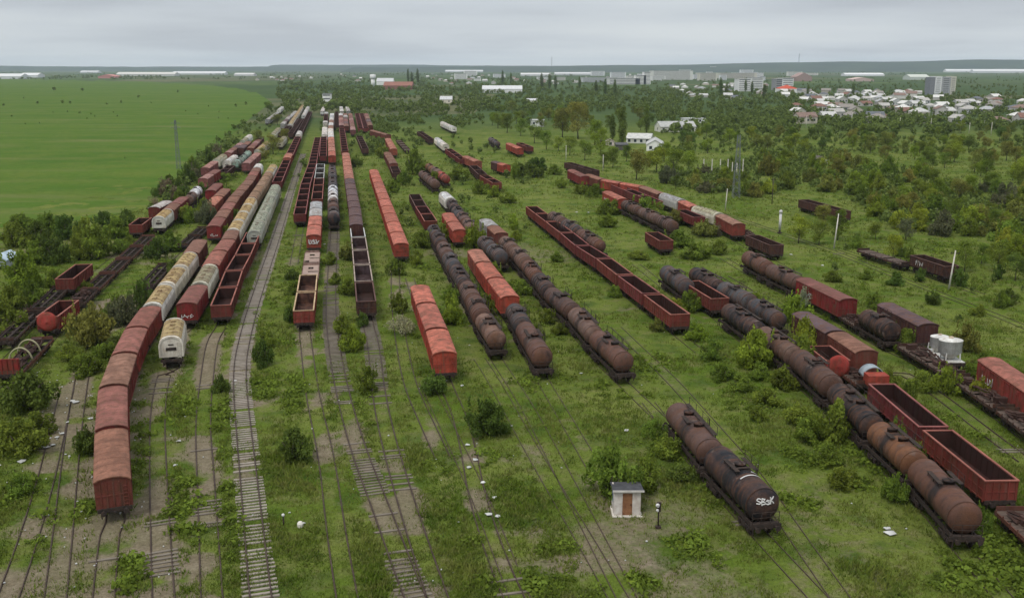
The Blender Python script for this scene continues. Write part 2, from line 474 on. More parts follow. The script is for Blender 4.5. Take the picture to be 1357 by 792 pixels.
def gondola_kit():
    hl, w, z0, z1 = 6.4, 1.40, 1.26, 2.98; k = {}
    b = MB()
    for s in (-1, 1):
        y0, y1 = sorted((s * w, s * (w - .05))); b.box(-hl, hl, y0, y1, z0, z1)
        x0, x1 = sorted((s * hl, s * (hl - .05))); b.box(x0, x1, -w + .05, w - .05, z0, z1)
        for i in range(13):
            x = -hl + .07 + (2 * hl - .14) * i / 12
            y0, y1 = sorted((s * w, s * (w + .09))); b.box(x - .06, x + .06, y0, y1, z0 - .14, z1 - .06)
        y0, y1 = sorted((s * w, s * (w + .07))); b.box(-hl, hl, y0, y1, z0 - .02, z0 + .10)
        y0, y1 = sorted((s * w, s * (w + .05))); b.box(-hl, hl, y0, y1, 2.05, 2.13)
        x0, x1 = sorted((s * hl, s * (hl + .09)))
        for y in (-1.3, -.65, 0, .65, 1.3): b.box(x0, x1, y - .06, y + .06, z0 - .1, z1 - .06)
        x0, x1 = sorted((s * hl, s * (hl + .06))); b.box(x0, x1, -w, w, 1.95, 2.05)
    k['body'] = b.mesh('body', M_PAINT)
    l = MB(); q = .055
    l.add([(-hl + q, -w + q, z1), (hl - q, -w + q, z1), (hl - q, w - q, z1), (-hl + q, w - q, z1),
           (-hl + q, -w + q, z0 + .04), (hl - q, -w + q, z0 + .04), (hl - q, w - q, z0 + .04), (-hl + q, w - q, z0 + .04)],
          [(0, 1, 5, 4), (1, 2, 6, 5), (2, 3, 7, 6), (3, 0, 4, 7), (4, 5, 6, 7)])
    for i in range(1, 12):
        x = -hl + 2 * hl * i / 12
        l.box(x - .04, x + .04, -w + q, -w + q + .05, z0 + .05, z1 - .08); l.box(x - .04, x + .04, w - q - .05, w - q, z0 + .05, z1 - .08)
    k['lining'] = l.mesh('lining', M_LIN)
    r = MB()
    for s in (-1, 1):
        y0, y1 = sorted((s * (w - .10), s * (w + .10))); r.box(-hl - .1, hl + .1, y0, y1, z1, z1 + .11)
        x0, x1 = sorted((s * (hl - .10), s * (hl + .10))); r.box(x0, x1, -w + .10, w - .10, z1, z1 + .11)
    k['rail'] = r.mesh('top_rail', M_RIM)
    d = MB(); d.box(-.82, .82, 0, .04, z0 + .12, 2.04); d.box(-.82, .82, 0, .04, 2.14, z1 - .08)
    d.box(-.75, -.69, .04, .10, z0 + .14, z1 - .1); d.box(.69, .75, .04, .10, z0 + .14, z1 - .1); d.box(-.8, .8, .04, .08, z0 + .40, z0 + .48)
    k['door'] = d.mesh('door', M_PAINT)
    k['frame'] = frame_me(hl); k['hl'] = hl
    return k

def tank_kit(R=1.42, cz=2.66, domes=(0,), long=False):
    hl = 5.75; k = {}
    b = MB(); L = 5.12
    q_ = R / 1.42; pr = [(-L - .50, .02), (-L - .49, .35 * q_), (-L - .42, .75 * q_), (-L - .27, 1.12 * q_), (-L - .08, 1.34 * q_), (-L + .12, R)]
    body = []
    for i in range(7):
        x = -L + .15 + (2 * L - .3) * i / 6
        body += [(x - .04, R), (x - .03, R + .007), (x + .03, R + .007), (x + .04, R)]
    pr = pr + body + [(-x, r) for x, r in pr[::-1]]
    b.revx(pr, cz, 30)
    k['barrel'] = b.mesh('barrel', M_TANK)
    s = MB()
    for x in (0,):
        n = 10; a = [(-.95, 1.24), (.95, 1.24)] + [((R + .012) * math.cos(t), cz + (R + .012) * math.sin(t)) for t in [-.75 - (PI - 1.5) * i / n for i in range(n + 1)]]
        s.prof(a, x - .14, x + .14)
    k['saddle'] = s.mesh('saddle', M_STEEL)
    d = MB()
    for dx in (0,): d.revz([(.48, cz + R - .16), (.48, cz + R + .20), (.52, cz + R + .20), (.52, cz + R + .28), (.30, cz + R + .36), (.02, cz + R + .38)], dx, 0, 16)
    d.bar((-.5, 0, cz + R + .40), (.5, 0, cz + R + .40), .06); k['domes'] = domes
    k['dome'] = d.mesh('dome', M_TANK)
    w = MB(); zt = cz + R + .10
    for s_ in (-1, 1):
        y0, y1 = sorted((s_ * .62, s_ * 1.02)); w.box(-1.5, 1.5, y0, y1, zt, zt + .05)
        for x in (-1.4, 0, 1.4): w.bar((x, s_ * .9, zt - .35), (x, s_ * .9, zt), .06)
    if long:
        w = MB(); w.box(-4.4, 4.4, .50, .92, zt - .06, zt - .01)
        for x in (-4.2, -2.1, 0, 2.1, 4.2): w.bar((x, .8, zt - .4), (x, .8, zt - .03), .06)
        w.box(-1.0, 1.0, -.95, -.55, zt - .06, zt - .01)
    else: w.box(.62, .95, -.62, .62, zt, zt + .05)
    k['walkway'] = w.mesh('walkway', M_STEEL)
    h = MB()
    if long:
        for x in (-4.3, -2.1, 0, 2.1, 4.3): h.bar((x, .9, zt - .02), (x, .9, zt + .7), .04)
        h.bar((-4.3, .9, zt + .7), (4.3, .9, zt + .7), .04)
    else:
      for x in (-1.5, 0, 1.5): h.bar((x, 1.0, zt), (x, 1.0, zt + .75), .04)
      h.bar((-1.5, 1.0, zt + .74), (1.5, 1.0, zt + .74), .04); h.bar((-1.5, 1.0, zt + .4), (1.5, 1.0, zt + .4), .03)
    k['handrail'] = h.mesh('handrail', M_STEEL)
    k['ladder'] = ladder_me(3.0, M_STEEL)
    e = MB(); e.box(hl - .35, hl + .12, -1.2, 1.2, 1.27, 1.33)
    for y in (-1.15, -.4, .4, 1.15): e.bar((hl + .08, y, 1.3), (hl + .08, y, 2.3), .045)
    e.bar((hl + .08, -1.15, 2.3), (hl + .08, 1.15, 2.3), .045); e.bar((hl + .08, -1.15, 1.85), (hl + .08, 1.15, 1.85), .035)
    k['platform'] = e.mesh('end_platform', M_STEEL)
    k['frame'] = frame_me(hl, .95); k['hl'] = hl
    return k

def flat_kit():
    hl = 6.4; k = {}
    b = MB(); n = 34
    for i in range(n):
        x = -hl + 2 * hl * i / n
        if i in (7, 19, 20, 28): continue
        b.box(x + .015, x + 2 * hl / n - .015, -1.36, 1.36, 1.25, 1.31)
    k['deck'] = b.mesh('deck', M_WOOD)
    t = MB(); rr = random.Random(3); n = 13
    holes = {(2, 1), (3, 1), (6, 2), (6, 1), (9, 0), (10, 0), (11, 2)}
    for i in range(n):
        for j in range(3):
            if (i, j) in holes: continue
            x0 = -hl + 2 * hl * i / n; t.box(x0, x0 + 2 * hl / n, -1.36 + j * .907, -1.36 + (j + 1) * .907, 1.25, 1.33)
    k['tandeck'] = t.mesh('deck', M_TANDECK)
    f = MB()
    for s in (-1, 1):
        y0, y1 = sorted((s * 1.36, s * 1.44)); f.box(-hl, hl, y0, y1, .98, 1.30)
        x0, x1 = sorted((s * (hl - .04), s * (hl + .05))); f.box(x0, x1, -1.34, 1.34, 1.32, 1.72)
        for i in range(8):
            x = -hl + .5 + (2 * hl - 1) * i / 7; f.box(x - .05, x + .05, *sorted((s * 1.44, s * 1.53)), .98, 1.55)
        f.tube([(-4.6, s * 1.0, .9), (-2.2, s * 1.0, .45), (2.2, s * 1.0, .45), (4.6, s * 1.0, .9)], .05, 5)
    k['side'] = f.mesh('side_frame', M_PAINT)
    c = MB(); rr = random.Random(5)
    for i in range(26):
        x, y = rr.uniform(-5.6, 5.6), rr.uniform(-1, 1); l = rr.uniform(.5, 2.4); a = rr.uniform(-.5, .5); h = rr.uniform(1.34, 1.95)
        c.bar((x - l / 2, y - a * .5, h), (x + l / 2, y + a * .5, h + rr.uniform(-.25, .3)), rr.uniform(.06, .22))
    for i in range(6):
        x = rr.uniform(-5, 5); c.box(x, x + rr.uniform(.4, 1.1), rr.uniform(-1.1, -.2), rr.uniform(.1, 1.1), 1.32, rr.uniform(1.5, 2.2))
    k['scrap'] = c.mesh('scrap_load', M_LIN)
    k['frame'] = frame_me(hl); k['hl'] = hl
    return k

def silo_kit():
    k = {}
    b = MB(); b.revz([(.45, 1.35), (1.28, 2.15), (1.38, 2.2), (1.38, 3.70), (1.42, 3.72), (1.42, 3.80), (1.30, 3.86), (.7, 4.02), (.05, 4.08)], 0, 0, 24)
    k['barrel'] = b.mesh('silo_barrel', M_WHITE)
    l = MB(); l.revz([(.30, 4.0), (.30, 4.2), (.02, 4.24)], 0, 0, 12); k['lid'] = l.mesh('lid', M_RIM)
    f = MB()
    for x in (-2.4, 2.4):
        for y in (-1, 1):
            for e in (-1, 1): f.bar((x + e * 1.0, y * .9, 1.24), (x + e * .9, y * .85, 2.3), .12)
    f.box(-4.1, 4.1, -1.3, 1.3, 1.25, 1.32)
    k['stand'] = f.mesh('stand', M_WHITE); k['frame'] = frame_me(4.1); k['hl'] = 4.1
    return k

WS, BG, BUF = wheelset_me(), bogie_me(), buffer_me()
KIT = {'CV': covered_kit(), 'WH': hopper_kit(), 'GO': gondola_kit(), 'TK': tank_kit(), 'FL': flat_kit(), 'SI': silo_kit()}
TK2 = [tank_kit(1.30, 2.56, (-1.6, 1.6), True), tank_kit(1.36, 2.60, (.9,), False)]
PITCHM = {'CV': 12.9, 'WH': 13.4, 'GO': 13.9, 'TK': 12.5, 'FL': 14.0, 'SI': 9.4}
KINDN = {'CV': ('covered_wagon', 'covered wagon'), 'WH': ('hopper_wagon', 'hopper wagon'), 'GO': ('open_wagon', 'open wagon'),
         'TK': ('tank_wagon', 'tank wagon'), 'FL': ('flat_wagon', 'flat wagon'), 'SI': ('silo_wagon', 'silo wagon')}
GROUPN = {'CV': 'covered wagons parked in the yard', 'WH': 'hopper wagons parked in the yard', 'GO': 'open wagons parked in the yard',
          'TK': 'tank wagons parked in the yard', 'FL': 'flat wagons parked in the yard', 'SI': 'silo wagons parked in the yard'}
# colour: body, roof or lining, words
COL = {
 'red': ((.235, .040, .032), (.270, .105, .080), 'brick red'),
 'tan': ((.20, .045, .035), (.275, .150, .105), 'tan roofed red'),
 'dred': ((.200, .026, .026), (.215, .085, .070), 'dark red'),
 'rust': ((.150, .045, .034), (.225, .110, .075), 'rust brown'),
 'orange': ((.330, .060, .038), (.430, .135, .092), 'orange red'),
 'peach': ((.30, .085, .055), (.42, .17, .115), 'faded orange'),
 'plum': ((.085, .036, .034), (.105, .070, .074), 'plum brown'),
 'pink': ((.24, .09, .085), (.36, .19, .165), 'faded pink'),
 'white': ((.62, .60, .55), (.66, .64, .60), 'white'),
 'grey': ((.36, .36, .34), (.40, .40, .385), 'pale grey'),
 'ochre': ((.58, .55, .48), (.43, .315, .145), 'white ochre roofed'),
 'brown': ((.30, .20, .13), (.31, .20, .125), 'brown roofed'),
 'greenish': ((.50, .48, .38), (.30, .28, .18), 'greenish grey roofed'),
 'mottle': ((.42, .41, .33), (.3, .3, .22), 'lichen mottled'),
 'maroon': ((.150, .032, .032), (.042, .015, .014), 'maroon'),
 'gred': ((.160, .036, .028), (.050, .019, .016), 'rusty red'),
 'gdark': ((.060, .030, .026), (.055, .030, .026), 'dark rusted'),
 'gtan': ((.24, .050, .038), (.17, .085, .06), 'yellow rimmed red'),
 'ggrey': ((.30, .30, .285), (.12, .12, .115), 'pale grey'),
 'tbrown': ((.105, .052, .038), None, 'rust brown'),
 'tplum': ((.092, .056, .047), None, 'plum brown'),
 'tgrey': ((.052, .055, .060), None, 'slate grey'),
 'tblack': ((.020, .020, .023), None, 'black'),
 'tlight': ((.165, .105, .082), None, 'pale brown'),
 'tred': ((.30, .055, .040), None, 'red'),
 'twhite': ((.72, .72, .72), None, 'clean white'),
 'tmint': ((.27, .40, .33), None, 'mint green'),
 'torange': ((.20, .095, .05), None, 'orange brown'),
 'fdark': ((.045, .030, .026), None, 'dark'),
 'frust': ((.115, .050, .038), None, 'rusty'),
 'ftan': ((.26, .17, .14), None, 'pale decked'),
}
RIMCOL = {'maroon': (.24, .085, .075), 'gred': (.27, .10, .075), 'gdark': (.11, .06, .05), 'gtan': (.48, .34, .20), 'ggrey': (.50, .50, .47), 'plum': (.34, .27, .22)}

def graffiti_me(seed, w, h, n=4, th=.10):
    """a throw-up of looping letters, sprayed strokes a few millimetres thick, in the y-z plane"""
    r = random.Random(seed); b = MB()
    for i in range(n):
        cx = (-.5 + (i + .5) / n) * w; lw = w / n * .42
        kind = r.choice('SULVYN')
        P = {'S': [(1, .9), (0, 1), (-1, .75), (0, .5), (1, .25), (0, 0), (-1, .1)],
             'U': [(-.9, 1), (-.8, .2), (-.1, 0), (.7, .2), (.9, 1)],
             'V': [(-.9, .9), (-.1, 0), (.3, .3), (.9, 1)],
             'L': [(-.7, 1), (-.8, .1), (.9, 0)],
             'Y': [(-.9, 1), (0, .5), (.9, 1), (0, .5), (-.1, 0)],
             'N': [(-.9, 0), (-.7, 1), (.6, .1), (.9, .9)]}[kind]
        pts = [(0, cx + x * lw * r.uniform(.7, 1.2) + r.uniform(-.07, .07), -h / 2 + z * h * r.uniform(.7, 1.1) + r.uniform(-.10, .10)) for x, z in P]
        for p, q in zip(pts[:-1], pts[1:]):
            d = np.array(q) - np.array(p); l = np.linalg.norm(d) + 1e-6; u = np.array((0, -d[2], d[1])) / l * th
            e = d / l * th * .6
            p_, q_ = np.array(p) - e, np.array(q) + e
            o = np.array((.012 + .0015 * (pts.index(p) if p in pts else 0), 0, 0)); z_ = np.zeros(3)
            b.add([p_ - u + z_, q_ - u + z_, q_ + u + z_, p_ + u + z_, p_ - u + o, q_ - u + o, q_ + u + o, p_ + u + o],
                  [(4, 5, 6, 7), (0, 1, 5, 4), (1, 2, 6, 5), (2, 3, 7, 6), (3, 0, 4, 7)])
    return b.mesh('graffiti', M_GRAF)

LAND = []       # (x, y, phrase) of everything a shrub can be described by
NWAG = [0]
def wagon(typ, colk, x, y, rz, sx, label, near, extra=(), z0=.11):
    """one wagon with its parts; near says how much of it the photograph shows"""
    kit = KIT[typ]; body, top, words = COL[colk]; hl = kit['hl']
    j = random.Random(NWAG[0] * 13 + 5); NWAG[0] += 1
    jt = lambda c: (lambda f, q: (max(.01, c[0] * f * q), max(.01, c[1] * f), max(.01, c[2] * f / q)))(j.uniform(.72, 1.22) if typ == 'TK' else j.uniform(.86, 1.14), j.uniform(.95, 1.06))
    if typ == 'TK' and 'tagtank' not in extra and 'bands' not in extra: kit = j.choice([kit, kit, TK2[0], TK2[0], TK2[1]])
    body = jt(body); top = jt(top) if top else body
    r = obj(KINDN[typ][0], None, loc=(x, y, z0), rz=rz, scale=(sx, 1, 1)); r.empty_display_size = .5
    tag(r, label, KINDN[typ][1], GROUPN[typ])
    P = lambda n, me, col=None, loc=None, rz=0, scale=None, par=None: obj(n, me, par or r, col, loc, rz, scale)
    steel = (.05, .04, .035)
    if typ == 'CV':
        P('body', kit['body'], body); P('roof', kit['roof'], top)
        for s in (-1, 1): P('door', kit['door'], tuple(v * j.uniform(.85, 1.1) for v in body), (0, s * 1.39, 0), 0 if s > 0 else PI)
        if near > 1:
            for s in (-1, 1):
                for x_ in (-4.3, 4.3): P('vent_flap', kit['vent'], body, (x_, s * 1.39, 3.0), 0 if s > 0 else PI)
            P('ladder', lad25, body, (hl + .10, .95, 1.0))
    elif typ == 'WH':
        P('body', kit['body'], body); P('roof', kit['roofm'] if colk == 'mottle' else kit['roof'], top)
        for s in (-1, 1): P('end_panel', kit['panel'], steel, (s * (hl + .012), 0, 0), 0 if s > 0 else PI)
        if near > 0:
            for x_ in (-3.6, -1.2, 1.2, 3.6): P('roof_hatch', kit['hatch'], top, (x_, 0, 4.19))
        if near > 1:
            for s in (-1, 1): P('ladder', kit['ladder'], body, (s * (hl + .16), s * .95, 1.3))
    elif typ == 'GO':
        P('body', kit['body'], body); P('lining', kit['lining'], top); P('top_rail', kit['rail'], RIMCOL.get(colk, (.3, .12, .09)))
        if near > 0:
            for s in (-1, 1):
                for x_ in (-2.67, 2.67): P('door', kit['door'], body, (x_, s * 1.401, 0), 0 if s > 0 else PI)
    elif typ == 'TK':
        t = P('barrel', kit['barrel'], body)
        
        for x_ in (-3.9, -1.3, 1.3, 3.9): P('saddle', kit['saddle'], steel, (x_, 0, 0))
        
        for dx in kit['domes']: P('dome', kit['dome'], tuple(v * .7 for v in body), (dx, 0, 0))
        if near > 0:
            w = P('walkway', kit['walkway'], steel)
            if near > 1: P('handrail', kit['handrail'], steel, par=w)
            P('ladder', kit['ladder'], steel, (0, 1.5, 1.0), PI / 2)
            P('end_platform', kit['platform'], steel)
    elif typ == 'FL':
        (P('deck', kit['tandeck'] if colk == 'ftan' else kit['deck']) if 'skel' not in extra else None); P('side_frame', kit['side'], body)
        if 'scrap' in extra: P('scrap_load', kit['scrap'], (.09, .05, .04), rz=j.choice((0, PI)))
    elif typ == 'SI':
        P('stand', kit['stand'], (.6, .6, .57))
        for x_ in (-2.0, 2.0):
            q = P('silo_barrel', kit['barrel'], (.60, .59, .55), (x_, 0, .2 if x_ < 0 else 0), 0, (.84, .84, .84) if x_ < 0 else (1.05, 1.05, 1.0)); P('lid', kit['lid'], (.5, .4, .3), par=q)
    P('underframe', kit['frame'], steel)
    if typ == 'CV':
        for x_ in (-3.6, 3.6): P('wheelset', WS, steel, (x_, 0, 0))
    else:
        bx = hl - 1.9
        for x_ in (-bx, bx):
            g = P('bogie', BG, steel, (x_, 0, 0))
            if near > 0:
                for q in (-.9, .9): P('wheelset', WS, steel, (q, 0, 0), par=g)
    if near > 0:
        for s in (-1, 1):
            for y_ in (-.87, .87): P('buffer', BUF, steel, (s * (hl + .14), y_, 1.06), 0 if s > 0 else PI)
    for e in extra:
        if e == 'tagend':
            P('graffiti', graffiti_me(NWAG[0], 2.1, .95, 3, .09), None, (hl + .075, 0, 2.5))
        elif e == 'tagmarks':
            P('graffiti', graffiti_me(NWAG[0], 1.7, .35, 3, .05), None, (hl + .075, 0, 1.9))
        elif e == 'tagside':
            P('graffiti', graffiti_me(NWAG[0], 3.0, .9, 4, .06), None, (-2.9 if typ != 'FL' else 0, -1.45, 2.1), -PI / 2)
        elif e == 'tagtank':
            P('graffiti', tank_graffiti(), None)
        elif e == 'bands':
            b = MB()
            for xx, a0, a1 in ((2.2, .55, 2.2), (1.4, .35, 1.3)):
                pr = [(1.455 * math.cos(a0 + (a1 - a0) * i / 12), 2.66 + 1.455 * math.sin(a0 + (a1 - a0) * i / 12)) for i in range(13)]
                b.prof(pr, xx - .09, xx + .09, smooth=True, caps=False, closed=False)
            P('painted_band', b.mesh('painted_band', M_GRAF), None)
        elif e == 'hoops':
            for i, x_ in enumerate((-1.2, 1.9)):
                b = MB(); pts = [(x_ + .05 * math.sin(t * 3), 1.35 * math.cos(t), 1.3 + 1.7 * math.sin(t)) for t in [PI * i / 14 for i in range(15)]]
                b.tube(pts, .11, 6)
                P('hoop', b.mesh('hoop', M_PATCH), (.34, .32, .20))
        elif e == 'endwall':
            b = MB(); b.box(hl - .16, hl - .02, -1.36, 1.36, 1.74, 3.15)
            for y_ in (-1.2, -.6, 0, .6, 1.2): b.box(hl - .02, hl + .07, y_ - .06, y_ + .06, 1.3, 3.15)
            P('end_wall', b.mesh('end_wall', M_PAINT), (.235, .032, .028))
        elif e == 'dished':
            b = MB(); R = 1.40
            b.revx([(hl + .05, R), (hl + .25, R * .97), (hl + .45, R * .8), (hl + .55, R * .5), (hl + .60, .03)], 2.35, 26)
            P('dished_end', b.mesh('dished_end', M_PAINT), (.33, .05, .04))
    return r
lad25 = ladder_me(2.3, M_PAINT)

def tank_graffiti():
    """white sprayed letters that follow the dished end and the barrel's last metre"""
    b = MB(); L = 5.12
    S_ = [[(1, .9), (0, 1), (-1, .75), (-.2, .5), (1, .3), (.2, 0), (-1, .1)], [(-.8, 0), (-.8, 1), (.6, .9), (.3, .55), (-.7, .5), (.8, .4), (.7, .05), (-.8, 0)],
          [(1, .85), (0, 1), (-1, .7), (0, .5), (1, .25), (-.1, 0), (-1, .15)], [(-.8, 1), (-.8, 0), (-.7, .45), (.8, 1), (-.6, .5), (.9, 0)]]
    for i, P in enumerate(S_):
        cy = (-.5 + (i + .5) / 4) * 1.5
        for (x0, z0), (x1, z1) in zip(P[:-1], P[1:]):
            for s in range(4):
                def pt(t):
                    y = cy + (x0 + (x1 - x0) * t) * .165 + .03 * math.sin(5 * t + 3 * i + z0 * 4); z = 2.92 + (z0 + (z1 - z0) * t) * (.46 + .10 * math.sin(2.3 * i)) + .05 * math.cos(4 * i + x0)
                    rr = math.hypot(y, z - 2.66)
                    xs = np.interp(rr, [0, .35, .75, 1.12, 1.34, 1.42], [L + .50, L + .49, L + .42, L + .27, L + .08, L - .12])
                    return (xs + .02, y, z)
                b.bar(pt(s / 4 - .05), pt((s + 1) / 4 + .05), .075)
    return b.mesh('graffiti', M_GRAF)
